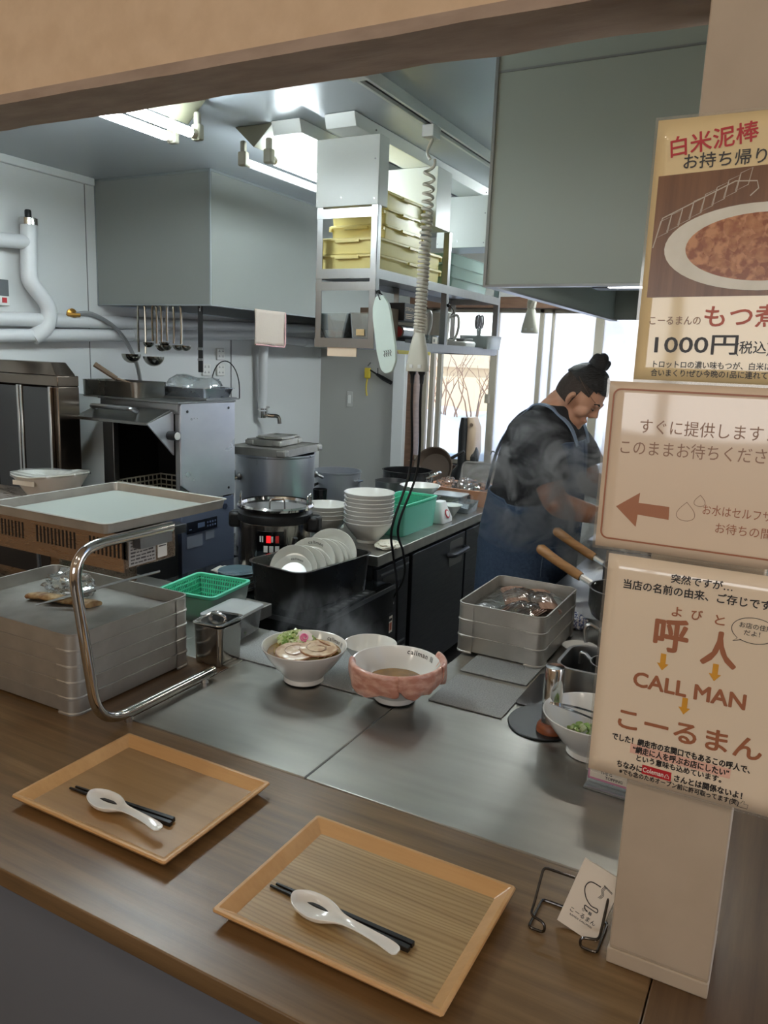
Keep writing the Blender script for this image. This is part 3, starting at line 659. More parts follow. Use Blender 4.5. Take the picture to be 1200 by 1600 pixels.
for k in range(3):
    alu_tray('grey aluminium tray, %s' % lv[k], .232, .315, .043, (-.612, 1.962, .8585+.043*k), 'grey trays by the pan')
# meat slices in the top right tray, then cling film over them
SL = mat('roast_meat', (190, 160, 142), .35, col2=(152, 120, 104), nscale=60, coat=.3)
random.seed(4); z0 = .8585+.086+.0045
b = MB((-.6, 1.97, z0)); n = 0
for row, (x0, y0, x1, y1, cnt) in enumerate(((-.66, 2.06, -.60, 1.93, 14), (-.625, 1.885, -.535, 1.875, 14), (-.60, 2.07, -.525, 1.92, 20))):
    for k in range(cnt):
        u = k/(cnt-1); x, y = x0+(x1-x0)*u, y0+(y1-y0)*u; R = M.Translation((x, y, z0+.016)) @ M.Rotation(math.atan2(y1-y0, x1-x0), 4, 'Z') @ M.Rotation(-.75, 4, 'Y'); s = len(b.b.verts)
        o = MB(); o.loft([circ(.024, 0, seg=16, ry=.040), circ(.0245, .0026, seg=16, ry=.0405)])
        for v in o.b.verts: v.co = R @ v.co
        me = bpy.data.meshes.new('q'); o.b.to_mesh(me); o.b.free()
        t = bpy.data.objects.new('meat_slice', me); COL.objects.link(t); me.materials.append(SL); n += 1
        mid = V((x, y, z0+.016))
        for v in me.vertices: v.co -= mid
        t.location = mid
        side = ['rear left row', 'front row', 'right hand row'][row]
        tag(t, 'thin roast pork slice in the %s under film in the top grey tray' % side, 'meat', 'sliced roast pork in the top grey tray')
b.b.free()
b = MB((-.61, 1.96, z0)); G = []
for i in range(40):
    x = -.722+.216*i/39; r = []
    for j in range(56):
        y = 1.81+.305*j/55
        h = 0
        for (cx, cy, s, a) in ((-.62, 2.0, .055, .034), (-.575, 1.885, .055, .034), (-.56, 1.99, .055, .036)): h = max(h, a*math.exp(-(((x-cx)/s)**2+((y-cy)/(s*1.25))**2)**1.2))
        wr = noise.noise(V((x*45, y*30, 2)))*.005+abs(noise.noise(V((x*70, y*90, 7))))*.007
        r.append((x, y, z0+.007+h*1.02+wr))
    G.append(r)
b.loft(G, False, False, False); tag(b.done('cling_film', FILM, ang=3), 'crinkled cling film over the sliced meat in the top grey tray', 'cling film')
# plastic bag, dough strip and tongs on the open left tray
zt = .8548+.0345*4+.003
def film_lump(label, loc, s, seed, name='plastic_bag', m=None, flat=.5, crumple=.35):
    b = MB(); b.ball((0, 0, 0), 1, 36, 22)
    for v in b.b.verts:
        q = v.co.normalized(); n1 = noise.noise(q*2.2+V((seed, 0, 0))); n2 = abs(noise.noise(q*6+V((0, seed, 0))))
        k = 1+crumple*n1-.32*n2; v.co = V((q.x*k*s[0], q.y*k*s[1], max(-flat, q.z)*k*s[2]+flat*s[2]))
    o = b.done(name, m or FILM, ang=.25); o.location = loc; return tag(o, label, 'plastic bag')
film_lump('crumpled clear plastic film bunched at the rear of the open left tray', (-1.545, 1.27, zt), (.075, .05, .042), 3, 'cling_film')
b = MB(); P = smooth([(-.09, .0, .008), (-.04, .01, .010), (.02, .022, .009), (.08, .035, .008)], 5); R = []
for i, p in enumerate(P):
    wv = .02+.006*noise.noise(V((i*.4, 1, 0))); R.append([(p.x+.3*wv*math.cos(a), p.y+wv*math.cos(a), p.z+.008*math.sin(a)) for a in [2*PI*k/12 for k in range(12)]])
b.loft(R).jit(.003, 60); o = b.done('bamboo_shoots', mat('seasoned_bamboo', (206, 178, 130), .4, col2=(140, 96, 54), nscale=50, coat=.2)); o.location = (-1.50, 1.20, zt); tag(o, 'strips of brownish seasoned topping beneath the film on the open left tray', 'food')
t = thing('tongs', 'long steel tongs leaning out of the open left tray behind the chrome tube', 'tongs', (-1.44, 1.24, zt))
for k, s in enumerate((-1, 1)):
    P = smooth([(-.085, -.07+s*.012, .006), (-.03, -.03+s*.016, .025), (.06, .05+s*.012, .058), (.12, .11, .078)], 6); b = MB(); R = []
    for i, p in enumerate(P):
        q = .004+.004*min(1, i/6); R.append([p+V((-.7*q, .7*q, 0)), p+V((.7*q, -.7*q, 0)), p+V((.7*q, -.7*q, .0015)), p+V((-.7*q, .7*q, .0015))])
    b.loft(R); b.done('tong_arm', STEEL, t)
# ---- infrared food warmer on a chrome C-shaped stand
t = thing('food_warmer', 'stainless steel food warmer box on a bent chrome tube stand over the trays', 'food warmer', (-1.45, 1.2, .85))
o = (-1.45, 1.2, .85)
b = MB(o); x0, x1, y0, y1, zA, zB = -1.80, -1.158, 1.085, 1.232, 1.158, 1.236
b.bx(x0, x1, y0+.002, y1, zA+.004, zB); b.done('warmer_body', mat('warmer_steel', (150, 132, 116), .3, 1, nscale=14, nstretch=(2, 30, 30), rvar=.06), t, bev=.003)
b = MB(o)
for x in [x0+.04+.0115*k for k in range(54)]:
    if (x-x0) % .17 < .035: continue
    b.bx(x, x+.0045, y0-.0008, y0+.0024, 1.186, 1.222)
b.done('louver_slots', mat('slot_black', (16, 14, 13), .6), t)
b = MB(o); b.bx(x0, x1, y0, y0+.002, zA, 1.186); b.bx(x0, x1, y0, y0+.002, 1.222, zB)
xs = [x0+.04+.0115*k for k in range(54)]; prev = x0
for x in xs:
    if (x-x0) % .17 < .035: continue
    b.bx(prev, x, y0, y0+.002, 1.186, 1.222); prev = x+.0045
b.bx(prev, x1, y0, y0+.002, 1.186, 1.222)
b.done('front_panel', MATS['warmer_steel'], t)
b = MB(o); b.bx(x1, x1+.0008, 1.098, 1.172, 1.167, 1.223); b.done('rating_label', mat('silver_label', (170, 170, 168), .5), t)
b = MB(o); b.bx(x1, x1+.0009, 1.178, 1.205, 1.170, 1.205); wl = b.done('white_label', WHITE, t)
b = MB(o); random.seed(9)
for r in range(7):
    y = 1.103
    while y < 1.165:
        wd = random.uniform(.004, .014); b.bx(x1+.0006, x1+.0011, y, min(y+wd, 1.168), 1.171+r*.0072, 1.1735+r*.0072+random.choice((0, .001))); y += wd+.0025
for r in range(2): b.bx(x1+.0007, x1+.0012, 1.181, 1.202, 1.198-r*.005, 1.2005-r*.005)
b.done('label_print', mat('grey_print', (70, 70, 72), .6), t)
for X in (-1.14, -1.818):
    P = fillet([(X, 1.324, .869), (X, .992, .869), (X, .942, 1.2365), (X, 1.20, 1.2365)], .075, 10); b = MB(o); b.tube(P, .0105, 14); b.done('stand_tube', CHROME, t)
    b = MB(o); b.cyl((X, 1.324, .869), (X, 1.330, .869), .0115, seg=16); b.cyl((X, 1.30, .850), (X, 1.30, .862), .009, seg=12); b.cyl((X, 1.07, .850), (X, 1.07, .862), .009, seg=12); b.done('end_cap', BLACK if X < -1.5 else CHROME, t)
for X in (-1.149, -1.809): MB(o).bx(X-.012, X+.012, 1.11, 1.20, 1.205, 1.228).done('bracket', STEELV, t)
alu = mat('frosted_tray_floor', (196, 206, 200), .3, .2)
t = thing('aluminium_tray', 'wide shallow tray with pale floor lying on top of the food warmer', 'tray', (-1.322, 1.208, 1.2475))
MB().vessel(.355, .355, .022, .012, .0022, .004, .005).done('tray_body', ALU, t, bev=.0008)
MB().loft([rr(.335, .335, .01, .0024), rr(.335, .335, .01, .0034)]).done('tray_floor', alu, t)
# ---- square steel canister with knob lid
t = thing('steel_canister', 'square stainless canister with a tilted lid beside the aluminium tray stack', 'canister', (-1.205, 1.425, .8506), .0)
MB().vessel(.088, .088, .098, .014, .0015, .003, .002, n=6).done('canister_body', mat('worn_chrome_steel', (168, 166, 160), .16, 1, nscale=6, nstretch=(20, 20, 2), rvar=.07), t, bev=.0006)
MB().loft([rr(.0895, .001+.0875, .013, .1004), rr(.086, .086, .013, .1008)], False, True).done('canister_neck', STEEL, t)
L = M.Translation((0, 0, .103)) @ M.Rotation(.05, 4, 'X') @ M.Rotation(-.05, 4, 'Y')
b = MB(); b.loft([rr(.094, .094, .015, 0), rr(.096, .096, .016, .002), rr(.094, .094, .015, .004), rr(.084, .084, .012, .005), rr(.081, .081, .011, .0025), rr(.06, .06, .01, .0025)]).xf(L); ld = b.done('lid', CHROME, t, bev=.0004)
b = MB(); b.tube([L @ V(p) for p in smooth([(-.024, 0, .0028), (-.018, 0, .012), (0, 0, .015), (.018, 0, .012), (.024, 0, .0028)], 4)], .0042, 8); b.done('lid_handle', CHROME, ld)
# ---- clear box with green stuff, white-edged lid
t = thing('plastic_container', 'clear plastic box of leafy greens behind the square steel canister', 'container', (-1.29, 1.585, .8506), .1)
MB().vessel(.10, .155, .062, .015, .0016, .006, .002).done('container_body', CLEARP, t)
b = MB(); b.loft([rr(.108, .163, .018, .0625), rr(.110, .165, .018, .066), rr(.108, .163, .017, .071), rr(.09, .145, .014, .0725), rr(.07, .12, .01, .0745)]); b.done('lid', clear('milky_lid', (240, 244, 242), .4, .25, .6), t)
b = leek_rings(40, (0, 0), .036, .062, .006, .022, 8, (.006, .012)); o = b.done('leafy_greens', [mat('dark_leaf', (72, 96, 52), .5), LEEKD]); o.location = (-1.29, 1.585, .853); tag(o, 'dark leafy greens inside the clear plastic box by the canister', 'greens', None, 'stuff')
def basket(label, loc, w, d, h, rz=0, outer=None, oh=None, group=None):
    """green slotted colander nested in an outer clear box"""
    t = thing('colander_basket', label, 'basket', loc, rz, group)
    MB().loft([rr(w, d, .018, h-.006), rr(w+.008, d+.008, .02, h-.004), rr(w+.008, d+.008, .02, h+.004), rr(w-.012, d-.012, .012, h+.004), rr(w-.012, d-.012, .012, h-.006)], False, False, wrap=True).done('rim', GREEN, t, bev=.001)
    b = MB(); z0 = .012
    b.loft([rr(w-.04, d-.04, .014, z0), rr(w-.04, d-.04, .014, z0+.002)])
    def wall(n, p0, p1, q0, q1):
        for k in range(n+1):
            u = k/n; a = V(p0).lerp(V(p1), u); c_ = V(q0).lerp(V(q1), u); b.tube([a, c_], .0022, 4)
        for v in (.0, .22, .44, .66, .88): b.tube([V(p0).lerp(V(q0), v), V(p1).lerp(V(q1), v)], .0026, 4)
    x, y, X, Y = w/2-.022, d/2-.022, w/2-.007, d/2-.007; zt = h-.004
    for sx in (-1, 1): wall(int(d/.009), (sx*x, -y, z0), (sx*x, y, z0), (sx*X, -Y, zt), (sx*X, Y, zt))
    for sy in (-1, 1): wall(int(w/.009), (-x, sy*y, z0), (x, sy*y, z0), (-X, sy*Y, zt), (X, sy*Y, zt))
    b.done('slotted_wall', GREEN, t)
    if outer: MB().vessel(w+.002, d+.002, oh, .018, .0016, .010, .001).done('outer_box', outer, t)
    return t
basket('green slotted colander in a clear box behind the aluminium tray stack', (-1.475, 1.69, .8508), .185, .20, .078, .12, clear('clear_box_greenish', (206, 234, 226), .4, .1, .35), .072)
# ---- pepper mill, oil can, right side pots
t = thing('pepper_mill', 'pepper mill of chrome and clear acrylic with a wooden foot', 'pepper mill', (-.382, 1.495, .8505))
MB().lathe([(.027, 0), (.028, .004), (.027, .016), (.021, .024)]).done('wooden_foot', mat('mill_wood', (150, 84, 50), .4, col2=(120, 62, 36), nscale=20, nstretch=(1, 1, 8)), t)
MB().lathe([(.019, .024), (.0195, .05), (.0195, .066)]).done('clear_barrel', clear('acrylic', (225, 225, 222), .6, .05, .1), t)
MB().lathe([(.011, .024), (.011, .05), (.0, .052)]).done('peppercorns', mat('pepper_brown', (120, 76, 50), .7, col2=(70, 44, 30), nscale=200), t)
MB().lathe([(.0198, .066), (.0202, .068), (.0202, .142), (.019, .145), (.0, .1455)]).done('chrome_cap', CHROME, t)
t = thing('steel_food_pan', 'deep rectangular stainless food pan behind the pepper mill', 'food pan', (-.317, 1.655, .8506))
MB().vessel(.17, .155, .115, .035, .002, .006, .006, n=7).done('pan_body', STEEL, t, bev=.0007)
t = thing('steel_pot', 'small round steel pot standing inside the deep rectangular food pan', 'pot', (-.305, 1.685, .8535))
MB().lathe([(.045, 0), (.046, .10), (.048, .102), (.0445, .102), (.0435, .002), (0, .002)]).done('pot_body', STEEL, t)
MB().tube(fillet([(-.046, .0, .098), (-.060, .0, .112), (-.07, .0, .112), (-.07, .0, .085)], .006), .004, 8).done('hook_handle', STEEL, t)
t = thing('steel_pot', 'tall narrow steel ladle pot behind the deep rectangular food pan', 'pot', (-.31, 1.81, .8506))
MB().lathe([(.05, 0), (.052, .135), (.054, .137), (.0505, .137), (.0485, .002), (0, .002)]).done('pot_body', STEEL, t)
MB().tube(smooth([(-.052, .0, .13), (-.075, -.01, .145), (-.085, -.012, .13), (-.08, -.012, .10)], 4), .005, 8).done('hook_handle', STEEL, t)
b5 = (-.288, 1.452, .8506)
bowl('white bowl of chopped green leek right of the pepper mill', b5, .98, None, 'white bowls in the right corner')
o = leek_rings(90, (0, 0), .05, .05, .028, .022, 21).done('chopped_leek', [LEEKD, LEEK]); o.location = b5; tag(o, 'chopped green leek in the white bowl by the pepper mill', 'leek', None, 'stuff')
t = thing('tongs', 'small steel tongs resting across the white bowl of chopped leek', 'tongs', (b5[0], b5[1]-.02, b5[2]+.089))
for s in (-1, 1):
    b = MB(); R = []
    for p in smooth([(-.085, .012, -.002), (-.03, s*.010, .002), (.05, s*.016-.015, 0), (.10, s*.007-.02, 0)], 5): R.append([p+V((0, -.004, 0)), p+V((0, .004, 0)), p+V((0, .004, .0014)), p+V((0, -.004, .0014))])
    b.loft(R).done('tong_arm', CHROME, t)
b = MB(); b.lathe([(.085, 0), (.088, .002), (.086, .004), (0, .004)], seg=40); o = b.done('reflection_disc', mat('reflection_black', (24, 24, 25), .4)); o.location = (-.405, 1.53, .8502)  # black disc stands in for the bowl's dark reflection on the steel
for v in o.data.vertices: v.co.x *= .85
tag(o, 'round black disc under the pepper mill standing in for a dark reflection', 'mat')
b = MB((-.455, 1.70, .8502)); b.loft([rr(.075, .20, .012, .8502, -.452, 1.685), rr(.075, .20, .012, .854, -.452, 1.685)]); tag(b.done('black_tray', mat('black_tray_m', (40, 41, 43), .3)), 'flat black plastic tray between the grey mats and the food pan', 'tray')
b = MB(); b.lathe([(.022, 0), (.03, .006), (.045, .016), (.047, .018), (.043, .0175), (.026, .006), (0, .005)]); o = b.done('small_dish', CERAM); o.location = (-.445, 1.985, .8505); tag(o, 'small white dish with sauce residue right of the grey tray stack', 'dish')
# ================================================================ CEILING: HOODS, LAMPS, RAILS, HANGING SHELF
def hood(label, x0, x1, y0, y1, z0, seam=None, pm=None):
    c = ((x0+x1)/2, (y0+y1)/2, z0); t = thing('exhaust_hood', label, 'hood', c)
    b = MB(c); b.bx(x0, x1, y0, y0+.012, z0, CEIL-.001); b.bx(x0, x0+.012, y0+.012, y1, z0, CEIL-.001); b.bx(x1-.012, x1, y0+.012, y1, z0, CEIL-.001); b.bx(x0+.012, x1-.012, y1-.012, y1, z0, CEIL-.001)
    b.done('panel', pm or HOODM, t, bev=.0012)
    b = MB(c); e = .004
    for (a, b_, c_, d) in ((x0-e, x1+e, y0-e, y0+.025), (x0-e, x0+.025, y0+.025, y1), (x1-.025, x1+e, y0+.025, y1)): b.bx(a, b_, c_, d, z0-.006, z0)
    for x in (x0, x1): b.bx(x-e, x+e, y0-e, y0+e, z0, CEIL-.001)
    if seam: b.bx(x0-.002, x1, y0-.003, y0, seam, seam+.005)
    b.bx(x0-.003, x1+.003, y0-.003, y0, CEIL-.012, CEIL-.001); b.bx(x1, x1+.003, y0, y1, CEIL-.012, CEIL-.001)
    b.done('edge_trim', mat('hood_trim', (150, 156, 158), .3, .6), t)
    b = MB(c); b.bx(x0+.013, x1-.013, y0+.013, y1-.013, z0+.17, z0+.18)
    b.done('inner_lining', mat('hood_dark', (60, 62, 64), .5, .5), t)
    return t, c
t, c = hood('dark grey exhaust hood panelled over the dishwasher by the left wall', KX0+.001, -2.46, 2.865, KY1-.001, 1.812)
t, c = hood('large grey-green exhaust hood at upper right above the cook', -.784, .34, 2.0, 3.52, 1.80, 2.312, HOODG)
b = MB(c); b.bx(-.62, .1, 2.48, 2.56, 1.835, 1.86); b.done('grease_filter', BLACK, t); b = MB(c)
for k in range(14): b.bx(-.60+k*.05, -.57+k*.05, 2.477, 2.4795, 1.842, 1.852)
b.done('filter_slots', mat('slot_grey', (96, 98, 100), .4, .5), t)
MB(c).bx(-.56, .05, 2.43, 2.46, 1.832, 1.838).done('hood_lamp', mat('lamp_white', (255, 250, 240), .4, emit=30), t)
TUBE = mat('tube_light', (235, 250, 255), .4, emit=56); TUBE2 = mat('fill_tube_light', (240, 250, 252), .4, emit=115); BONE = mat('aged_white_enamel', (104, 102, 84), .5)
def fluor(label, xs, y0, y1, z, lit):
    xc = sum(xs)/2; c = (xc, (y0+y1)/2, CEIL); t = thing('ceiling_light', label, 'lamp', c, 0, 'twin tube ceiling lamps')
    b = MB(c); b.loft([[(xc-.085, y, CEIL-.001), (xc+.085, y, CEIL-.001), (xc, y, CEIL-.075)] for y in (y0, y1)]); b.done('reflector_body', BONE, t, bev=.002)
    for i, x in enumerate(xs):
        for y in (y0+.015, y1-.015):
            b = MB(c); b.box((x, y, z+.008), (.036, .026, .05)); b.box((x, y, z+.04), (.02, .02, .06)); b.done('lamp_holder', mat('holder_grey', (150, 146, 130), .5), t, bev=.006)
        b = MB(c); b.cyl((x, y0+.05, z), (x, y1-.05, z), .0145, seg=18); b.done('tube', (TUBE2 if y0 > 3 else TUBE) if lit[i] else mat('tube_faint_glow', (226, 232, 232), .3, emit=1.0), t)  # a tube that is off still gets a faint glow in its material
        b = MB(c); b.cyl((x, y0+.028, z), (x, y0+.05, z), .0145, seg=18); b.cyl((x, y1-.05, z), (x, y1-.028, z), .0145, seg=18); b.done('tube_cap', CREAM, t)
fluor('twin tube ceiling lamp with both tubes glowing, nearer the hatch', (-1.945, -1.84), 1.10, 2.10, 2.285, (1, 1))
fluor('unseen twin tube lamp added behind the grey-green hood to light the back', (-1.0, -.9), 3.65, 4.6, 2.285, (1, 1))  # added lamp, out of view, brightens the back wall and worktop
fluor('twin tube ceiling lamp farther back beside the hanging shelf, one tube glowing only faintly', (-1.915, -1.80), 2.40, 3.40, 2.285, (0, 1))
RAILM = mat('white_rail', (226, 228, 224), .4)
# ceiling mounted power rail with carriages
c = (-1.21, 2.8, CEIL); t = thing('power_rail', 'slim white power rail with dark slot running along the ceiling', 'rail', c)
b = MB(c); b.bx(-1.232, -1.222, 2.02, 4.9, CEIL-.036, CEIL-.001); b.bx(-1.198, -1.188, 2.02, 4.9, CEIL-.036, CEIL-.001); b.bx(-1.222, -1.198, 2.02, 4.9, CEIL-.012, CEIL-.001); b.done('rail_body', RAILM, t)
MB(c).bx(-1.2225, -1.1975, 2.03, 4.89, CEIL-.026, CEIL-.0121).done('rail_slot', BLACK, t)
b = MB(c); b.bx(-1.236, -1.184, 2.008, 2.05, CEIL-.040, CEIL-.001); b.done('end_cap', WHITE, t, bev=.002)
def hang_outlet(label, y, ztop, zmid, zbot, plugged, x=-1.21):
    c = (x, y, CEIL-.04); t = thing('hanging_outlet', label, 'outlet', c, 0, 'coiled cord hanging outlets')
    b = MB(c); b.bx(x-.021, x+.021, y-.03, y+.03, CEIL-.075, CEIL-.037); b.done('carriage', WHITE, t, bev=.002)
    b = MB(c); b.tube(smooth([(x, y, CEIL-.075), (x+.004, y, ztop+.06), (x-.012, y, ztop+.025), (x, y, ztop)], 6), .0055, 8); b.done('straight_cord', mat('cord_beige', (206, 198, 184), .5), t)
    n = 34; pts = []
    for i in range(n*10+1):
        u = i/(n*10); k = u**.8; a = 2*PI*n*(u**1.25); r = .017+.001*u; pts.append((x+r*math.cos(a)-.012*u, y+r*math.sin(a), ztop+(zmid-ztop)*k))
    b = MB(c); b.tube(pts, .0052, 6); b.done('coiled_cord', MATS['cord_beige'], t)
    b = MB(c); xx = x-.012; b.loft([rr(.030, .030, .012, zmid+.01, xx, y), rr(.036, .034, .014, zmid-.005, xx, y), rr(.058, .042, .016, zmid-.05, xx, y), rr(.076, .046, .016, zbot+.03, xx, y), rr(.080, .046, .014, zbot+.004, xx, y), rr(.076, .044, .013, zbot, xx, y)], True, True); b.done('outlet_body', mat('outlet_cream', (214, 210, 196), .4), t, bev=.001)
    b = MB(c); b.bx(xx-.02, xx-.008, y-.026, y-.021, zbot+.012, zbot+.024); b.bx(xx+.012, xx+.024, y-.026, y-.021, zbot+.012, zbot+.024); b.cyl((xx-.03, y-.0235, zbot+.028), (xx-.03, y-.020, zbot+.028), .003, seg=10); b.done('socket_tab', WHITE, t)
    return t, xx
t, xx = hang_outlet('coiled beige cord hanging outlet with two black plugs, in front of the shelf', 2.52, 2.26, 1.695, 1.558, True)
y = 2.52
hang_outlet('coiled beige cord hanging outlet with nothing plugged in, near the frosted window', 3.75, 2.2, 1.865, 1.745, False)
def cord(label, pts, plug):
    c = pts[0]; t = thing('mains_lead', label, 'cord', c, 0, 'black power cords from the hanging outlet')
    MB(c).tube(smooth(pts, 8), .0048, 7).done('cable', BLACK, t)
    x, y, z = plug; b = MB(c); b.loft([rr(.024, .018, .005, z, x, y), rr(.024, .018, .005, z-.014, x, y), rr(.015, .013, .004, z-.02, x, y), rr(.012, .012, .004, z-.05, x, y)]); b.done('plug', BLACK, t, bev=.001)
cord('black power cord hanging down left to the counter end', [(xx-.018, y, 1.55), (xx-.022, y+.01, 1.45), (xx-.05, y+.08, 1.2), (xx-.09, 2.55, .98), (-1.36, 2.66, .84), (-1.352, 2.69, .70), (-1.35, 2.70, .45), (-1.35, 2.70, .12)], (xx-.018, y, 1.565))
cord('black power cord hanging down right to the counter end', [(xx+.018, y, 1.55), (xx+.012, y+.01, 1.45), (xx-.02, y+.08, 1.2), (xx-.07, 2.56, .98), (-1.335, 2.70, .84), (-1.35, 2.74, .72), (-1.43, 2.745, .52), (-1.44, 2.76, .10)], (xx+.018, y, 1.565))
# box rails and boxes carrying the shelf
for lab, x0, x1 in (('white boxed rail on the ceiling directly above the shelf boxes', -1.55, -1.43), ('white boxed rail on the ceiling left of the shelf boxes', -1.77, -1.65)):
    b = MB(((x0+x1)/2, 3.6, CEIL)); b.loft([[(x0, 2.385, CEIL-.001), (x1, 2.385, CEIL-.001), (x1, 2.40, CEIL-.045), (x0, 2.40, CEIL-.045)], [(x0, 4.9, CEIL-.001), (x1, 4.9, CEIL-.001), (x1, 4.9, CEIL-.045), (x0, 4.9, CEIL-.045)]])
    tag(b.done('ceiling_rail', RAILM, bev=.002), lab, 'rail', 'boxed ceiling rails')
BOXM = mat('white_board_box', (210, 212, 208), .4, bump=.04, nscale=6)
for lab, y0, y1 in (('white board box above the hanging shelf, nearest with screw heads', 2.5, 2.57), ('white board box above the hanging shelf, middle one behind the coil cord', 2.98, 3.12), ('white board box above the hanging shelf, rear one by the grey-green hood', 3.55, 3.75)):
    c = (-1.525, (y0+y1)/2, 2.12); t = thing('support_box', lab, 'box', c, 0, 'white boxes above the hanging shelf')
    b = MB(c); b.bx(-1.652, -1.394, y0, y1, 2.125, CEIL-.046); b.done('box_shell', BOXM, t, bev=.0015)
    for dx, dz in ((-.12, .03), (.115, .03), (.115, .16), (.115, .25), (-.02, .04)):
        b = MB(c); b.cyl((-1.525+dx, y0-.0012, 2.115+dz), (-1.525+dx, y0+.001, 2.115+dz), .003, seg=10); b.done('screw', STEELV, t)
c = (-1.52, 3.1, 1.63); t = thing('hanging_shelf', 'two tier stainless shelf hanging from the ceiling in front of the window', 'shelf', c)
X0, X1, Y0, Y1 = -1.645, -1.392, 2.5, 3.75
for (x, y) in ((X0, Y0), (X1, Y0), (X0, 3.12), (X1, 3.12), (X0, Y1), (X1, Y1)):
    b = MB(c); s = 1 if x == X0 else -1
    b.bx(x, x+s*.026, y, y+.003, 1.635, 2.125); b.bx(x, x+s*.003, y, y+.026, 1.635, 2.125); b.done('post', STEELV, t, bev=.001)
for z, nm in ((1.905, 'upper_shelf_board'), (1.66, 'lower_shelf_board')):
    b = MB(c); b.bx(X0+.004, X1-.004, Y0+.004, Y1, z-.003, z); b.bx(X0, X1, Y0-.001, Y0+.002, z-.028, z+.006); b.bx(X0, X1, Y1-.002, Y1+.001, z-.028, z+.006); b.bx(X0-.001, X0+.002, Y0, Y1, z-.028, z+.006); b.bx(X1-.002, X1+.001, Y0, Y1, z-.028, z+.006); b.done(nm, STEELV, t)
for z0_, z1_ in ((1.835, 1.865), (2.085, 2.118)): MB(c).bx(X0, X1, Y0-.0015, Y0+.002, z0_, z1_).done('cross_bar', STEELV, t)
for y in (2.515, 3.135): b = MB(c); b.ball((X1+.005, y, 1.83), .008, 10, 8); b.tube(smooth([(X1+.008, y, 1.83), (X1+.025, y, 1.815), (X1+.03, y, 1.80), (X1+.018, y, 1.79)], 4), .002, 6); b.done('hook', BLACK, t)
# yellow food boxes on the upper tier
def food_box(label, x0, x1, y0, y1, z, h):
    c = ((x0+x1)/2, (y0+y1)/2, z); t = thing('food_box', label, 'box', c, 0, 'yellow food boxes on the hanging shelf')
    w, d = x1-x0, y1-y0
    MB().vessel(w-.014, d-.014, h, .012, .003, .004, .006).done('box_body', YELL, t, bev=.0008)
    b = MB(); b.loft([rr(w+.002, d+.002, .014, h-.010), rr(w+.004, d+.004, .015, h-.010), rr(w+.004, d+.004, .015, h-.003), rr(w+.002, d+.002, .014, h-.003)], False, False, wrap=True)
    for sx in (-1, 1): b.box((sx*(w/2+.004), 0, h-.010), (.008, .09, .01)); 
    for sy in (-1, 1): b.box((0, sy*(d/2+.003), h-.012), (.10, .008, .01))
    for sx in (-1, 1):
        for sy in (-1, 1): b.box((sx*(w/2-.012), sy*(d/2-.0), h-.016), (.012, .012, .012))
    b.done('rim_flange', YELL, t, bev=.001)
lv = ['lowest of the pile', 'second from the bottom', 'third from the bottom', 'second from the top', 'topmost']
for k in range(5):
    if k < 2: food_box('pale yellow food box on the hanging shelf, %s' % lv[k], -1.668, -1.405, 2.54, 3.09, 1.9115+k*.0575, .0555)
    else: food_box('pale yellow food box on the hanging shelf, %s' % lv[k], -1.672, -1.425, 2.62, 2.955, 1.9115+k*.0575, .0555)
for k in range(3):
    t = thing('storage_tub', 'pale green clear storage tub on the hanging shelf, %s of three' % ['lowest', 'middle', 'topmost'][k], 'tub', (-1.515, 3.42, 1.907+.05*k), 0, 'clear tubs on the hanging shelf')
    MB().vessel(.21, .44, .047, .02, .002, .006, .004).done('tub_body', clear('pale_green_plastic', (196, 226, 216), .4, .15, .4), t)
# lower tier things
def simple(name, label, cat, mb, m, group=None, **k): return tag(mb.done(name, m, **k), label, cat, group)
zl = 1.661
t = thing('plastic_container', 'angled clear plastic bin with packets at the front left of the lower shelf', 'container', (-1.58, 2.575, zl))
b = MB(); b.loft([rr(.08, .10, .01, 0, .0), rr(.15, .11, .012, .095, -.01), rr(.146, .106, .01, .095, -.01), rr(.077, .097, .009, .002)]); b.done('bin_body', CLEARP, t)
b = MB(); b.loft([rr(.06, .07, .008, .004), rr(.09, .08, .01, .032)]).jit(.004, 40); simple('sauce_packets', 'pinkish sauce packets in the angled clear bin', 'packets', b, mat('packet_pink', (206, 140, 128), .35, col2=(232, 220, 206), nscale=40)).location = (-1.58, 2.575, zl)
t = thing('plastic_container', 'upright clear plastic bin next to the hanging cutting board', 'container', (-1.462, 2.56, zl))
MB().vessel(.095, .08, .098, .008, .0018, .008, .002).done('bin_body', CLEARP, t); MB().box((0.0, -.0385, .028), (.034, .001, .022)).done('bin_label', mat('tan_label', (206, 176, 128), .6), t)
b = MB((-1.48, 2.69, zl)); b.bx(-1.54, -1.42, 2.65, 2.74, zl, zl+.125); simple('brown_carton', 'brown cardboard carton behind the clear bins on the lower shelf', 'carton', b, mat('carton_brown', (122, 104, 88), .8), bev=.002)
c = (-1.46, 2.82, zl)
t = thing('box_of_bags', 'black printed box standing on silver rolls behind the cutting board', 'box', (-1.44, 2.82, zl+.083))
MB().box((0, 0, .034), (.085, .15, .066)).done('box_body', mat('black_print_box', (38, 36, 36), .45), t, bev=.001)
b = MB(); add_text(b, 'STRONG', .020, lambda x, y: (.0432, -.068+x, .038+y), 0, width=.085)
for r in range(3): b.bx(.0425, .0431, -.064, -.01+.01*r, .010+.007*r, .0125+.007*r)
b.done('box_print', mat('gold_print', (196, 170, 140), .5), t)
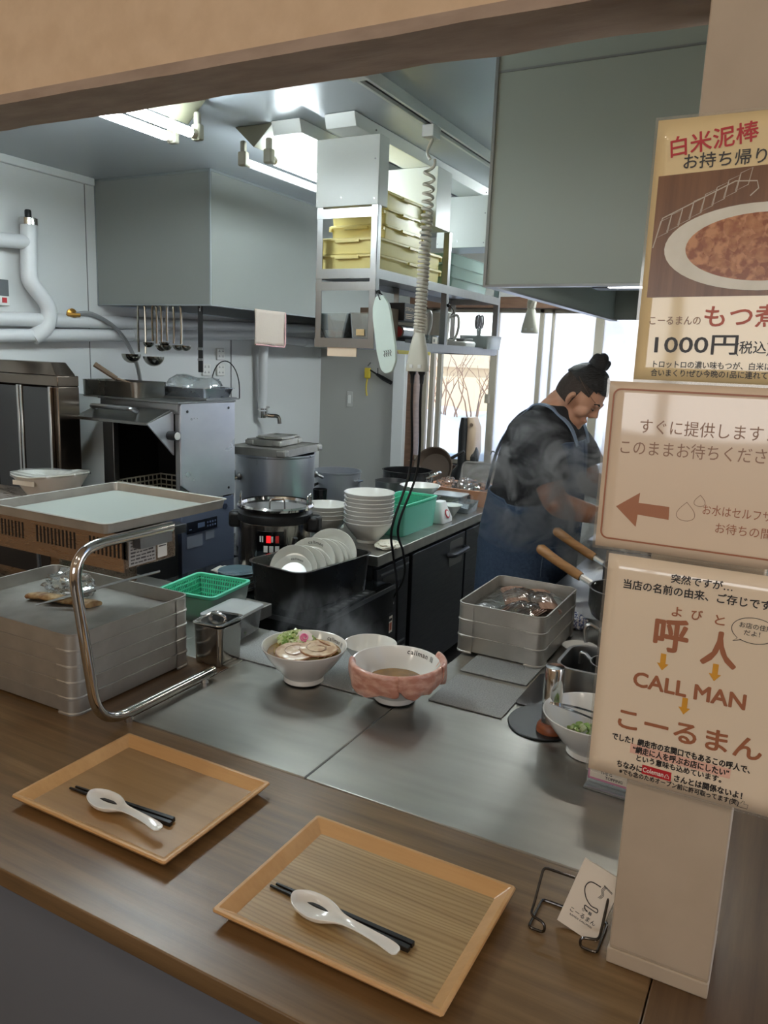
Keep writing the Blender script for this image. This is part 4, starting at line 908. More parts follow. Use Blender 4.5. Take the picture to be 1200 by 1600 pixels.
for k, (x, z) in enumerate(((-1.475, zl+.041), (-1.42, zl+.041))):
    t = thing('foil_roll', 'silver foil roll lying under the black printed box, %s one' % ('rear' if k == 0 else 'front'), 'roll', (x, 2.82, z), 0, 'silver foil rolls')
    MB().cyl((0, -.08, 0), (0, .08, 0), .0265 if k else .0265, seg=24).done('foil', mat('foil', (190, 192, 196), .25, 1), t); MB().cyl((0, -.083, 0), (0, -.0795, 0), .020, seg=20).done('roll_end', mat('roll_red', (186, 70, 64), .5), t)
    for v in bpy.data.objects[t.name].children[0].data.vertices: v.co.z -= .0
b = MB((-1.45, 2.82, zl)); b.bx(-1.505, -1.39, 2.745, 2.895, zl, zl+.0145); simple('folded_towel', 'flat dark folded cloth under the silver rolls on the lower shelf', 'cloth', b, mat('cloth_dark', (70, 70, 74), .9), bev=.003)
def pitcher(label, loc, s=1.):
    t = thing('pitcher', label, 'pitcher', loc, .2, 'white pitchers on the lower shelf')
    m = mat('milky_plastic', (232, 226, 216), .3)
    MB().lathe([(.042*s, 0), (.052*s, .14*s), (.054*s, .143*s), (.050*s, .143*s), (.040*s, .004), (0, .003)], seg=28).done('pitcher_body', m, t)
    MB().lathe([(.055*s, .144*s), (.054*s, .15*s), (.02*s, .156*s), (0, .158*s)], seg=28).done('lid', WHITE, t)
    MB().tube(smooth([(.050*s, 0, .13*s), (.085*s, 0, .135*s), (.09*s, 0, .08*s), (.072*s, 0, .03*s), (.046*s, 0, .03*s)], 5), .006, 8).done('handle', WHITE, t)
pitcher('white plastic pitcher with handle between the two right shelf posts', (-1.49, 3.27, zl)); pitcher('white plastic pitcher behind the coil cord on the lower shelf', (-1.50, 3.0, zl))
t = thing('storage_tub', 'grey clear shallow bin of utensils at the rear end of the lower shelf', 'tub', (-1.44, 3.665, zl+.0005)); MB().vessel(.15, .19, .062, .012, .002, .006, .004).done('tub_body', clear('grey_clear', (206, 212, 212), .3, .15, .45), t)
t = thing('kitchen_scale', 'flat pale kitchen scale on the lower shelf beside the rear bin', 'scale', (-1.46, 3.46, zl)); MB().loft([rr(.10, .13, .015, 0), rr(.11, .14, .02, .022), rr(.10, .13, .02, .03)]).done('scale_base', WHITE, t); MB().lathe([(.055, .036), (.058, .040), (.057, .043), (0, .043)]).done('scale_plate', STEEL, t); MB().lathe([(.02, .029), (.02, .036)]).done('scale_stem', BLACK, t)
t = thing('clear_bin', 'squarish clear bin with a price tag behind the hanging outlet', 'bin', (-1.44, 3.04, zl)); MB().vessel(.08, .09, .04, .008, .0018, .004, .002).done('bin_body', CLEARP, t); MB().box((.041, 0, .02), (.0012, .05, .028)).done('price_tag', PAPER, t)
b = MB(); add_text(b, '18', .018, lambda x, y: (.0422, -.02+x, .012+y), .0006); b.done('tag_print', INK, t)
def scissors(label, loc, s=1.):
    t = thing('kitchen_scissors', label, 'scissors', loc, 0, 'scissors in the rear bin'); m = mat('scissor_grey', (110, 108, 112), .4)
    for k in (-1, 1):
        MB().tube([V((0, k*.022+.019*math.cos(a), .125+.030*math.sin(a))) for a in [2*PI*i/20 for i in range(20)]], .0042, 6, True).done('finger_loop', m, t)
        MB().tube(smooth([(0, k*.014, .098), (0, k*.006, .07), (0, -k*.001, .04), (0, -k*.003, .0)], 4), [.004]*12+[.003], 6).done('blade', STEEL, t)
scissors('grey scissors standing handles up at the rear end of the lower shelf', (-1.43, 3.62, zl+.004)); scissors('grey scissors standing handles up behind the right shelf post', (-1.47, 3.70, zl+.004))
b = MB((-1.52, 2.53, 1.61)); b.bx(-1.59, -1.465, 2.503, 2.506, 1.600, 1.632); simple('shelf_label', 'cream label strip hanging under the front edge of the lower shelf', 'label', b, mat('label_cream', (232, 208, 182), .6))
b = MB((-1.39, 2.7, 1.62)); b.bx(-1.3905, -1.389, 2.55, 2.98, 1.618, 1.632); simple('ad_strip', 'yellow printed strip along the right edge of the lower shelf', 'label', b, mat('strip_yellow', (206, 190, 74), .5, col2=(176, 120, 90), nscale=12, contrast=(.55, .6)))
# white cutting board hanging from the front right post hook
t = thing('cutting_board', 'pale green plastic cutting board hanging from the front right shelf post', 'cutting board', (-1.368, 2.49, 1.815))
Mx = M.Rotation(.06, 4, 'Y') @ M.Rotation(-.85, 4, 'Z')
b = MB(); pts = [(-.016, 0), (.016, 0), (.036, -.035), (.040, -.07), (.042, -.19), (.036, -.235), (.014, -.268), (-.016, -.272), (-.034, -.255), (-.042, -.19), (-.040, -.07), (-.034, -.035)]
b.loft([[(x, y, z) for x, z in fillet([(p[0], p[1], 0) for p in pts], .006, 2, True) for z_, y in ((0, 0),)] if False else [(p.x, -.006, p.y) for p in fillet([(x, z, 0) for x, z in pts], .008, 3, True)], [(p.x, .006, p.y) for p in fillet([(x, z, 0) for x, z in pts], .008, 3, True)]])
b.xf(M.Rotation(-.19, 4, 'Y') @ M.Rotation(-.15, 4, 'Z')); b.done('board', mat('board_mint', (222, 236, 228), .45), t, bev=.0015)
b = MB(); b.tube(smooth([(-.012, .0, .01), (.0, -.012, .004), (.006, -.012, -.012), (.002, .01, -.014)], 5), .0018, 6); b.done('hanging_hook', BLACK, t)
b = MB()
for k in range(4): b.tube(smooth([(-.006+.009*k, -.0072, -.214), (-.010+.009*k, -.0072, -.206), (-.004+.009*k, -.0072, -.200), (-.008+.009*k, -.0072, -.192)], 4), .0012, 5)
b.xf(M.Rotation(-.19, 4, 'Y') @ M.Rotation(-.15, 4, 'Z')); b.done('board_mark', INK, t)
# ================================================================ LEFT WALL: PIPES, LADLES, SOCKETS
PVC = mat('grey_pipe', (226, 228, 230), .3)
X = KX0+.055
def pipe(label, parts, name='wall_pipe', m=None, group='grey pipes on the left wall'):
    c = parts[0][0][0]; t = thing(name, label, 'pipe', c, 0, group)
    for pts, r in parts: MB(c).tube(pts, r, 14).done('pipe_run', m or PVC, t)
    b = MB(c)
    for pts, r in parts:
        for p, q in zip(pts, pts[1:]):
            d = (V(q)-V(p))
            if d.length > .6: m_ = V(p).lerp(V(q), .63); b.tube([m_-d.normalized()*.035, m_+d.normalized()*.035], r+.0035, 14)
    if len(b.b.verts): b.done('pipe_sleeve', m or PVC, t)
    else: b.b.free()
    return t
pipe('upper grey pipe running level along the left wall behind the ladles', [([(X, 1.3, 1.675), (X, 4.85, 1.785)], .031)])
pipe('lower grey pipe along the left wall that turns down to the tap', [(fillet([(X, 1.3, 1.59), (X, 4.12, 1.715), (X, 4.17, 1.70), (X+.015, 4.14, 1.60), (X+.01, 4.14, 1.52), (X, 4.15, 1.23)], .05), .030)])
pipe('lower grey pipe stub continuing to the room corner past the tap pipe', [([(X, 4.24, 1.70), (X, 4.9, 1.68)], .028)])
pipe('thick white vertical pipe with steel cap bending into the wall pipes', [(fillet([(X+.005, 2.435, 2.12), (X+.005, 2.425, 1.93), (X+.01, 2.42, 1.88), (X+.02, 2.515, 1.77), (X+.02, 2.50, 1.68), (X, 2.43, 1.63)], .04), .036)], 'drain_pipe')
pipe('white horizontal pipe entering the capped vertical pipe from the left', [([(X+.005, 1.3, 1.965), (X+.005, 2.43, 2.045)], .032)], 'drain_pipe')
t = thing('screw_plug', 'steel screw cap on top of the thick vertical pipe', 'cap', (X+.005, 2.435, 2.118)); MB().lathe([(.039, 0), (.039, .028), (.03, .032), (0, .032)]).done('cap_ring', CHROME, t); MB().lathe([(.014, .03), (.014, .06), (.011, .065), (0, .065)], seg=12).done('cap_knob', BLACK, t)
t = thing('water_tap', 'chrome water tap at the foot of the down pipe on the left wall', 'tap', (X, 4.15, 1.235))
b = MB(); b.lathe([(.024, -.05), (.026, -.02), (.026, 0), (.032, .002), (.032, .012)], seg=16); b.done('tap_collar', CHROME, t)
b = MB(); b.tube(smooth([(0, 0, -.03), (.05, .02, -.035), (.09, .05, -.04), (.10, .055, -.085)], 5), .014, 10); b.tube([(.03, .01, -.03), (.03, .01, .02)], .007, 8); b.done('tap_spout', CHROME, t); MB().tube([(.0, .03, .022), (.06, -.01, .022)], .006, 8).done('tap_handle', CHROME, t)
t = thing('gas_hose', 'grey hose curving from a brass wall tap down behind the dishwasher', 'hose', (X+.02, 2.64, 1.745))
MB().tube(smooth([(0, 0, 0), (.02, .10, .01), (.03, .25, -.06), (.04, .35, -.2), (.05, .38, -.36), (.05, .38, -.5)], 6), .0105, 8).done('hose', mat('grey_hose', (150, 152, 154), .4, .3), t)
b = MB(); b.lathe([(.03, -.006), (.03, 0), (.012, .006), (.012, .02), (0, .022)], seg=16); b.xf(M.Rotation(PI/2, 4, 'Y')); b.tube([(.0, -.03, 0), (.03, .02, .0)], .009, 8); b.done('brass_tap', mat('brass', (190, 140, 70), .3, 1), t)
LAD = mat('ladle_steel', (150, 146, 136), .16, 1)
def ladle(label, x, y, ln, rb, ang):
    z = 1.812; t = thing('ladle', label, 'ladle', (x, y, z), ang, 'ladles hanging under the dark grey hood')
    MB().tube(smooth([(.004, 0, .0), (.008, 0, .006), (0, 0, .010), (-.006, 0, .0), (0, 0, -.02), (.002, 0, -ln*.5), (0, 0, -ln+rb)], 5), [.0045]*6+[.0055]*25, 7).done('handle', LAD, t)
    b = MB(); prof = []
    for k in range(9): a = PI/2*k/8; prof.append((rb*math.sin(a), -rb*.95*math.cos(a)))
    for k in range(9): a = PI/2*(8-k)/8; prof.append(((rb-.002)*math.sin(a), -(rb*.95-.002)*math.cos(a)))
    b.lathe(prof, (rb*.9, 0, -ln+rb*.75), 22); b.done('bowl', LAD, t)
dsc = ['large steel ladle hanging far left under the dark grey hood', 'large steel ladle hanging second from left under the dark grey hood', 'small ladle hanging third from left, thin straight handle', 'small ladle hanging fourth from left under the hood', 'small ladle hanging fifth from left, yellowish handle', 'small ladle hanging sixth from left under the hood', 'small ladle hanging seventh from left, dark bowl', 'small ladle hanging alone at the right end of the row']
for k, (x, ln, rb, an) in enumerate(((-2.93, .275, .047, 3.4), (-2.885, .285, .050, .2), (-2.835, .20, .026, 3.4), (-2.81, .215, .030, .3), (-2.78, .212, .028, .3), (-2.742, .195, .024, 3.0), (-2.70, .21, .028, .2), (-2.655, .21, .026, .4))):
    ladle(dsc[k], x, 2.88, ln, rb, an)
t = thing('hanging_strap', 'black perforated metal strap hanging from the dark grey hood', 'strap', (-2.56, 2.91, 1.81)); MB().box((0, 0, -.15), (.028, .004, .32)).done('strap_bar', mat('strap_black', (26, 26, 27), .5), t)
b = MB(); b.tube(smooth([(0, 0, .0), (.004, 0, -.008), (0, 0, -.02)], 4), .003, 6); b.box((0, -.003, -.20), (.031, .003, .012)); b.box((0, -.003, -.25), (.031, .003, .012)); b.box((0, -.0025, -.02), (.008, .002, .014)); b.done('clip', STEEL, t)
t = thing('hand_towel', 'pale pink towel hanging from the edge of the dark grey hood', 'towel', (-2.43, 3.27, 1.80))
b = MB(); R = []
for i in range(15):
    u = i/14; R.append([(.006+.004*math.sin(u*9+j*.3), -.125+.25*u, .012-.17*j/10+.006*noise.noise(V((u*4, j*.2, 0)))*(j > 7)) for j in range(11)])
b.loft(R, False, False, False); o = b.done('towel_sheet', mat('pale_pink_towel', (206, 190, 178), .9, bump=.3, nscale=120), t); q = o.modifiers.new('t', 'SOLIDIFY'); q.thickness = .005
b = MB(); b.tube([(.011, .128, .01), (.011, .130, -.15), (.011, .12, -.165), (.011, -.12, -.158)], .004, 6); b.done('pink_hem', mat('pink_hem', (214, 168, 172), .9), t)
for lab, y, z in (('white double socket on the left wall, upper one', 3.79, 1.585), ('white double socket on the left wall, lower left one', 3.66, 1.49), ('white double socket on the left wall, lower right one', 3.79, 1.49)):
    t = thing('wall_socket', lab, 'socket', (KX0+.001, y, z), 0, 'wall sockets above the dishwasher')
    MB().box((.006, 0, 0), (.012, .072, .072)).done('socket_plate', WHITE, t, bev=.006)
    b = MB()
    for dy in (-.016, .016):
        for dz in (-.016, .016): b.box((.0125, dy, dz), (.002, .014, .003)); b.box((.0125, dy, dz+.007), (.002, .003, .006))
    b.done('socket_slot', mat('slot_grey2', (120, 120, 120), .5), t)
t = thing('wall_switch', 'white switch plate low on the grey back wall', 'switch', (-2.925, KY1-.001, 1.297)); MB().box((0, -.004, 0), (.05, .008, .11)).done('switch_plate', mat('switch_grey', (196, 196, 192), .4), t, bev=.002); MB().box((0, -.009, 0), (.022, .003, .06)).done('rocker', WHITE, t, bev=.001)
t = thing('breaker_box', 'small grey control box with red button high on the left wall', 'control box', (KX0+.001, 2.29, 1.82)); MB().box((.012, 0, .02), (.024, .11, .07)).done('box_body', mat('panel_grey', (84, 88, 92), .4), t, bev=.002); MB().box((.012, 0, -.035), (.024, .11, .04)).done('box_base', WHITE, t, bev=.002); MB().box((.0255, .03, -.033), (.003, .022, .022)).done('red_button', RED, t)
t = thing('corner_pipe', 'white vertical duct in front of the back wall beside the window', 'duct', (-2.50, KY1-.035, .3)); MB().bx(-.045, .045, -.03, .03, 0, 1.508).done('duct_cover', WALLW, t, bev=.004)
t = thing('lighter', 'black gas lighter hanging on the grey back wall', 'lighter', (-2.70, KY1-.02, 1.49)); b = MB(); b.tube([(-.07, 0, .03), (.0, 0, -.005)], .006, 8); b.tube([(0, 0, -.005), (.05, 0, -.03), (.12, 0, -.06)], [.010, .016, .014], 8); b.tube([(.01, -.005, .04), (.012, -.005, .0)], .003, 6); b.done('lighter_body', BLACK, t)
t = thing('tape_measure', 'yellow tag hanging on the grey back wall beside the lighter', 'tag', (-2.775, KY1-.02, 1.49)); b = MB(); b.box((0, 0, 0), (.045, .02, .075)); b.done('tag_body', mat('tag_yellow', (206, 182, 60), .5), t, bev=.006); MB().tube(smooth([(0, 0, -.03), (-.008, 0, -.1), (.0, 0, -.16)], 4), .006, 6).done('ribbon', MATS['tag_yellow'], t); MB().tube([(.0, 0, .05), (.012, .018, .075)], .004, 6).done('peg', BLACK, t)
# ================================================================ DISHWASHER
c = (-2.61, 2.7, 0); BLUE = mat('filmed_steel', (118, 128, 152), .4, .4, rvar=.06, nscale=5); PAN = mat('satin_steel_panel', (228, 230, 238), .3, .7, col2=(206, 208, 220), nscale=4, nstretch=(1, 1, 2), rvar=.035, contrast=(.3, .8))
t = thing('dishwasher', 'large steel commercial dishwasher with open black wash chamber by the left wall', 'dishwasher', c)
b = MB(c); b.bx(-2.765, -2.31, 2.50, 2.85, .12, .93); b.done('lower_cabinet', BLUE, t, bev=.003)
b = MB(c); b.bx(-2.3095, -2.304, 2.49, 2.84, .12, .945); fp = b.done('front_panel', BLUE, t, bev=.002)
b = MB(c); b.poly([(-2.302, y, z) for y, z in ((2.50, 1.382), (2.845, 1.375), (2.845, .952), (2.615, .952), (2.49, 1.03), (2.49, 1.37))], .008, V((-1, 0, 0))); b.done('side_panel', PAN, t, bev=.001)
b = MB(c)
for y, z in ((2.53, 1.345), (2.80, 1.352), (2.80, .985)): b.cyl((-2.3025, y, z), (-2.300, y, z), .006, seg=12)
b.done('screw', mat('screw_dark', (70, 70, 74), .4, .8), t)
b = MB(c); b.bx(-2.765, -2.31, 2.48, 2.85, 1.335, 1.378); b.bx(-2.775, -2.30, 2.475, 2.85, 1.378, 1.386); b.bx(-2.765, -2.70, 2.49, 2.52, .93, 1.335); b.bx(-2.335, -2.311, 2.49, 2.53, .93, 1.335); b.bx(-2.765, -2.31, 2.83, 2.85, .93, 1.335); b.done('hood_frame', STEELV, t, bev=.002)
b = MB(c); b.bx(-2.765, -2.75, 2.52, 2.83, .93, 1.335); b.bx(-2.7495, -2.312, 2.815, 2.8295, .93, 1.335); b.bx(-2.7495, -2.312, 2.50, 2.815, .9301, .935); b.done('chamber_lining', mat('chamber_black', (30, 29, 29), .45, .3), t)
b = MB(c); b.bx(-2.30, -2.298, 2.515, 2.715, .812, .864); cp = b.done('control_panel', mat('panel_navy', (24, 28, 40), .25), t, bev=.001)
b = MB(c)
for k in range(4): b.bx(-2.2985, -2.297, 2.645+k*.017, 2.655+k*.017, .842, .850); b.bx(-2.2985, -2.297, 2.645+k*.017, 2.655+k*.017, .826, .834)
b.bx(-2.2985, -2.297, 2.585, 2.63, .83, .852); b.bx(-2.2985, -2.297, 2.53, 2.545, .828, .832); b.done('buttons', mat('button_blue', (96, 112, 140), .4), cp)
b = MB(c); b.bx(-2.3035, -2.302, 2.52, 2.62, .745, .80); b.bx(-2.3035, -2.302, 2.64, 2.70, .765, .805); b.done('info_label', mat('label_grey_blue', (140, 146, 160), .5), t)
b = MB(c); b.cyl((-2.304, 2.775, .90), (-2.298, 2.775, .90), .013, seg=16); b.done('lock', mat('lock_navy', (40, 48, 70), .4), t)
MB(c).bx(-2.95, -2.768, 2.515, 2.53, .88, 1.386).done('splash_panel', mat('pale_splash', (236, 240, 238), .3), t, bev=.002)
# the raised front door
b = MB(c); dr = [(2.47, 1.352), (2.34, 1.305), (2.34, 1.292), (2.48, 1.305)]
b.poly([(-2.765, y, z) for y, z in dr], .425, V((1, 0, 0))); door = b.done('door', mat('door_steel', (120, 120, 118), .33, 1, rvar=.06), t, bev=.002)
b = MB(c); b.poly([(-2.345, y, z) for y, z in ((2.335, 1.30), (2.485, 1.345), (2.485, 1.16))], .008, V((1, 0, 0))); b.done('door_bracket', PAN, door)
b = MB(c); b.cyl((-2.335, 2.455, 1.247), (-2.29, 2.455, 1.247), .019, seg=18); b.done('black_knob', BLACK, door); MB(c).cyl((-2.29, 2.455, 1.247), (-2.287, 2.455, 1.247), .0165, seg=18).done('white_cap', WHITE, door)
b = MB(c); b.tube(fillet([(-2.72, 2.42, 1.338), (-2.72, 2.385, 1.352), (-2.48, 2.385, 1.352), (-2.48, 2.42, 1.338)], .02), .010, 8); b.done('door_handle', STEELV, door)
t = thing('dish_rack', 'pale plastic wire dish rack at the mouth of the black wash chamber', 'rack', (-2.53, 2.655, .936))
b = MB(); w2, d2 = .19, .145
for k in range(12):
    u = -1+2*k/11
    for s in (-1, 1): b.tube([(u*w2, s*d2, 0), (u*w2*1.03, s*d2*1.03, .07)], .003, 5); b.tube([(s*w2, u*d2, 0), (s*w2*1.03, u*d2*1.03, .07)], .003, 5)
    b.tube([(u*w2, -d2, .003), (u*w2, d2, .003)], .003, 5)
for z in (.02, .045, .07): k = 1+.03*z/.07; b.tube([(-w2*k, -d2*k, z), (w2*k, -d2*k, z), (w2*k, d2*k, z), (-w2*k, d2*k, z)], .004, 5, True)
b.done('rack_frame', mat('rack_white', (212, 212, 200), .5), t)
t = thing('saute_pan', 'long straight-sided steel pan with wooden handle on top of the dishwasher', 'pan', (-2.74, 2.60, 1.387))
MB().vessel(.37, .20, .068, .05, .002, .004, .002, n=6).done('pan_body', mat('pan_steel', (128, 126, 120), .28, 1, rvar=.05), t)
b = MB(); b.tube([(-.05, -.0, .075), (-.13, -.05, .135)], [.012, .013], 8); b.tube([(.02, .04, .05), (-.05, -.0, .075)], .006, 8); b.done('pan_handle', mat('handle_brown', (104, 84, 66), .6), t)
t = thing('metal_tray', 'bright steel tray holding clear plastic lids on the dishwasher', 'tray', (-2.465, 2.775, 1.3955)); MB().vessel(.27, .20, .042, .014, .0015, .014, .008).done('tray_body', mat('zinc_steel', (176, 180, 188), .24, 1, rvar=.1, nscale=12), t)
b = MB((-2.47, 2.77, 1.388)); b.bx(-2.62, -2.31, 2.66, 2.89, 1.3865, 1.392); b.bx(-2.60, -2.318, 2.67, 2.88, 1.392, 1.3955); simple('steel_sheet', 'flat steel sheets stacked beneath the bright tray on the dishwasher', 'sheet', b, STEELV, bev=.001)
for k, (dx, dy, dz, r) in enumerate(((-.06, .0, .034, .085), (.035, .02, .030, .075))):
    t = thing('dome_cover', 'clear domed plastic lid heaped in the bright tray, %s one' % ('left, larger' if k == 0 else 'right, smaller'), 'lid', (-2.465+dx, 2.775+dy, 1.3955+dz), .4*k, 'clear lids in the bright tray')
    b = MB(); b.loft([rr(r*2, r*1.7, r*.5, 0, n=6), rr(r*1.9, r*1.6, r*.5, r*.3, n=6), rr(r*1.3, r*1.1, r*.4, r*.62, n=6), rr(r*.5, r*.4, r*.15, r*.68, n=6)], False); b.jit(.004, 20, k); b.xf(M.Rotation(.22-.5*k, 4, 'Y')); b.done('dome', clear('lid_clear', (232, 238, 240), .8, .12, .3), t)
t = thing('clear_box', 'clear rectangular box behind the lids on top of the dishwasher', 'container', (-2.60, 2.92, 1.3865)); MB().vessel(.2, .12, .085, .012, .002, .008, .004).done('box_body', CLEARP, t)
t = thing('wire_loop', 'thin black wire loop standing behind the clear lids', 'wire', (-2.42, 2.90, 1.388)); MB().tube([(-.085*math.cos(a), .02, .04+.13*math.sin(a)) for a in [PI*i/20 for i in range(21)]]+[(.085, .02, .0)], .0028, 6).done('wire', BLACK, t)
# ================================================================ FAR LEFT: POLISHED CABINET, SINK, WRAPPED BOWL
c = (-2.96, 2.3, .86); t = thing('glass_cabinet', 'polished steel cabinet with dark glass doors at the left edge', 'cabinet', c)
b = MB(c); x0, x1, y0, y1 = -3.175, -2.75, 2.245, 2.355
b.bx(x0, x1, y0, y1, .881, .93); b.bx(x0, x1, y0, y1, 1.43, 1.475); b.bx(x1-.03, x1, y0, y1, .93, 1.43); b.bx(x0, x0+.03, y0, y1, .93, 1.43); b.bx(x0+.03, x1-.03, y1-.02, y1, .93, 1.43)
b.loft([rr(.42, .10, .02, 1.475, -2.96, 2.30), rr(.38, .08, .03, 1.53, -2.98, 2.30)]); b.done('cabinet_shell', mat('brown_steel', (124, 112, 102), .22, 1, rvar=.06), t, bev=.004)
for x0, x1 in ((-3.15, -2.985), (-2.965, -2.785)):
    d = MB(c); d.bx(x0, x1, 2.233, 2.243, .935, 1.425); dd = d.done('glass_door', mat('dark_glass', (26, 20, 18), .05, coat=.6), t, bev=.001)
    for x in (x0, x1): d = MB(c); d.bx(x-.007, x+.007, 2.228, 2.244, .93, 1.43); d.done('door_edge', CHROME, dd, bev=.002)
c = (-2.7, 2.2, .87); t = thing('sink_counter', 'steel sink counter below the polished cabinet', 'counter', c); MB(c).bx(-3.17, -2.25, 1.88, 2.46, .84, .88).done('counter_top', STEELV, t, bev=.002); b = MB(c); b.bx(-3.15, -2.28, 1.92, 2.44, .02, .84); b.done('counter_body', STEELV, t)
c = (-2.05, 1.66, .85); t = thing('steel_box', 'low brownish steel box behind the food warmer carrying a wrapped bowl', 'box', c); MB(c).bx(-2.55, -1.86, 1.50, 1.80, .8505, 1.10).done('box_body', MATS['warmer_steel'], t, bev=.004); MB(c).bx(-2.2, -1.9, 1.4985, 1.50, .93, 1.04).done('box_panel', DARKST, t)
t = thing('wrapped_bowl', 'boat-shaped white bowl wrapped in cling film with a paper label', 'bowl', (-2.035, 1.62, 1.1005), .1)
t.scale = (.86, .9, 1.0)
b = MB(); b.loft([circ(.055, 0, seg=36, ry=.045), circ(.055, .012, seg=36, ry=.045), circ(.10, .05, seg=36, ry=.07), [(p[0]*1.0, p[1], p[2]+.016*max(0, p[0]/.16)) for p in circ(.155, .105, seg=36, ry=.10)], [(p[0]*1.0, p[1], p[2]+.016*max(0, p[0]/.16)) for p in circ(.150, .106, seg=36, ry=.095)], circ(.09, .055, seg=36, ry=.06), circ(.02, .03, seg=36)]); b.done('bowl_body', mat('greyish_bowl', (228, 222, 214), .3), t)
b = MB(); b.loft([[(p[0], p[1], p[2]+.016*max(0, p[0]/.16)) for p in circ(.158, .100, seg=36, ry=.103)], [(p[0], p[1], p[2]+.016*max(0, p[0]/.16)) for p in circ(.157, .109, seg=36, ry=.102)], [(p[0], p[1], p[2]+.01*max(0, p[0]/.16)) for p in circ(.09, .100, seg=36, ry=.06)], circ(.02, .096, seg=36)], False).jit(.004, 40); b.done('cling_film', FILM, t)
b = MB(); b.box((-.02, -.098, .088), (.10, .002, .014), .0); b.done('paper_label', PAPER, t)
t = thing('green_mat', 'dark green slotted drain mat behind the aluminium tray stack', 'mat', (-1.85, 1.60, .851)); b = MB()
for k in range(9): b.box((-.17+k*.0425, 0, .004), (.012, .16, .008))
for k in range(11): b.box((0, -.075+k*.015, .004), (.36, .005, .0078))
b.done('mat_grid', mat('mat_teal', (40, 120, 100), .5), t)
film_lump('clear plastic bags lying at the far left behind the aluminium trays', (-2.2, 1.50, .851), (.10, .05, .045), 12)
t = thing('mains_lead', 'black cord dropping at the left edge behind the trays', 'cord', (-1.86, 1.42, 1.16)); MB().tube(smooth([(0, 0, 0), (.01, 0, -.1), (.03, -.01, -.2), (.05, 0, -.305)], 5), .006, 7).done('cable', BLACK, t)
# ================================================================ BLACK COOKING TABLE, TUB OF PLATES, SMALL PLATES, RICE COOKER
c = (-1.75, 2.4, .70); t = thing('induction_table', 'black glass topped cooking table below the tub of white plates', 'cooking table', c)
b = MB(c); b.bx(-2.16, -1.372, 2.13, 2.722, .688, .70); b.done('glass_top', mat('black_glass', (14, 16, 16), .1), t, bev=.001)
b = MB(c); b.bx(-2.15, -1.38, 2.14, 2.72, .58, .6879); b.bx(-2.14, -1.39, 2.15, 2.71, .05, .58); b.done('table_body', mat('black_body', (22, 24, 25), .4, .3), t, bev=.002)
b = MB(c); b.bx(-2.158, -1.372, 2.1285, 2.1305, .684, .702); b.bx(-1.373, -1.3705, 2.1305, 2.722, .684, .702); b.done('steel_edge', STEELV, t)
b = MB(c); b.bx(-1.435, -1.39, 2.27, 2.58, .7002, .7018); pn = b.done('touch_panel', mat('panel_dark', (34, 38, 40), .3), t)
b = MB(c)
for k in range(7): b.bx(-1.422, -1.40, 2.29+k*.04, 2.305+k*.04, .7016, .7024)
b.done('panel_marks', mat('mark_grey', (120, 124, 126), .5), pn)
tub = (-1.575, 2.405, .7008); RZ = -.13
t = thing('plate_tub', 'deep dark steel tub holding upright white plates on the black cooking table', 'tub', tub, RZ)
MB().vessel(.27, .43, .152, .05, .002, .012, .009, n=7).done('tub_body', mat('tub_steel', (92, 92, 92), .28, .9, rvar=.06, nscale=6), t, bev=.0008)
MATS['tub_steel'].node_tree.nodes['Principled BSDF'].inputs['Base Color'].default_value = C(96, 96, 94)
def plate(label, loc, r, tilt, rz, lettering=False):
    t = thing('plate', label, 'plate', loc, rz, 'white plates standing in the dark tub')
    prof = [(r*.45, 0), (r*.48, .002), (r*.70, .004), (r*.985, .019), (r, .0205), (r*.985, .022), (r*.74, .0095), (r*.68, .0055), (0, .005)]
    Mx = M.Rotation(tilt, 4, 'X'); b = MB(); b.lathe(prof, seg=48).xf(Mx).done('plate_body', mat('plate_glaze', (214, 214, 206), .16, coat=.3), t)
    if lettering:
        b = MB(); add_text(b, 'callman', r*.17, lambda x, y: Mx @ V(((r*.76+y)*math.cos(PI/2+.28-x/(r*.76)), (r*.76+y)*math.sin(PI/2+.28-x/(r*.76)), .0135+y*.3)), r*.002, spacing=1.2); b.done('lettering', INK, t)
rot = M.Rotation(RZ, 3, 'Z')
for k, (dx, dy, r, tl, dz, lab, le) in enumerate(((.015, -.098, .082, .80, .085, 'front tilted white plate lettered at its rim in the dark tub', True), (-.005, -.068, .098, 1.12, .097, 'second white plate from the front in the dark tub', False), (.015, -.036, .098, 1.14, .092, 'third white plate from the front in the dark tub', False), (.03, -.014, .094, 1.15, .088, 'fourth white plate from the front in the dark tub', False),
        (.0, .026, .103, 1.13, .106, 'fifth white plate from the front, lettered, at the middle of the tub', True), (.02, .056, .103, 1.15, .100, 'sixth white plate from the front in the dark tub', False), (.028, .076, .102, 1.16, .098, 'seventh white plate from the front in the dark tub', False), (.036, .096, .100, 1.17, .094, 'eighth white plate from the front in the dark tub', False), (.01, .132, .112, 1.18, .118, 'rearmost and tallest white plate in the dark tub', False))):
    p = V(tub)+rot @ V((dx-.022, dy, dz+.010)); plate(lab, p, r*.93, tl, RZ+.46, le)
lv = ['lowest of the pile', 'second from the bottom', 'third from the bottom', 'fourth from the bottom', 'fifth from the bottom', 'sixth from the bottom', 'topmost']
SLATE = mat('slate_blue_glaze', (96, 118, 128), .2, coat=.3)
for k in range(7):
    b = MB(); b.lathe([(.035, 0), (.037, .002), (.055, .006), (.073, .0125), (.075, .0135), (.0735, .0150), (.052, .0085), (0, .0065)], seg=40); o = b.done('small_plate', SLATE); o.location = (-1.835+.001*(k % 2), 2.285, .7008+.0112*k)
    tag(o, 'small slate blue plate stacked left of the dark tub, %s' % lv[k], 'plate', 'slate blue plates left of the dark tub')
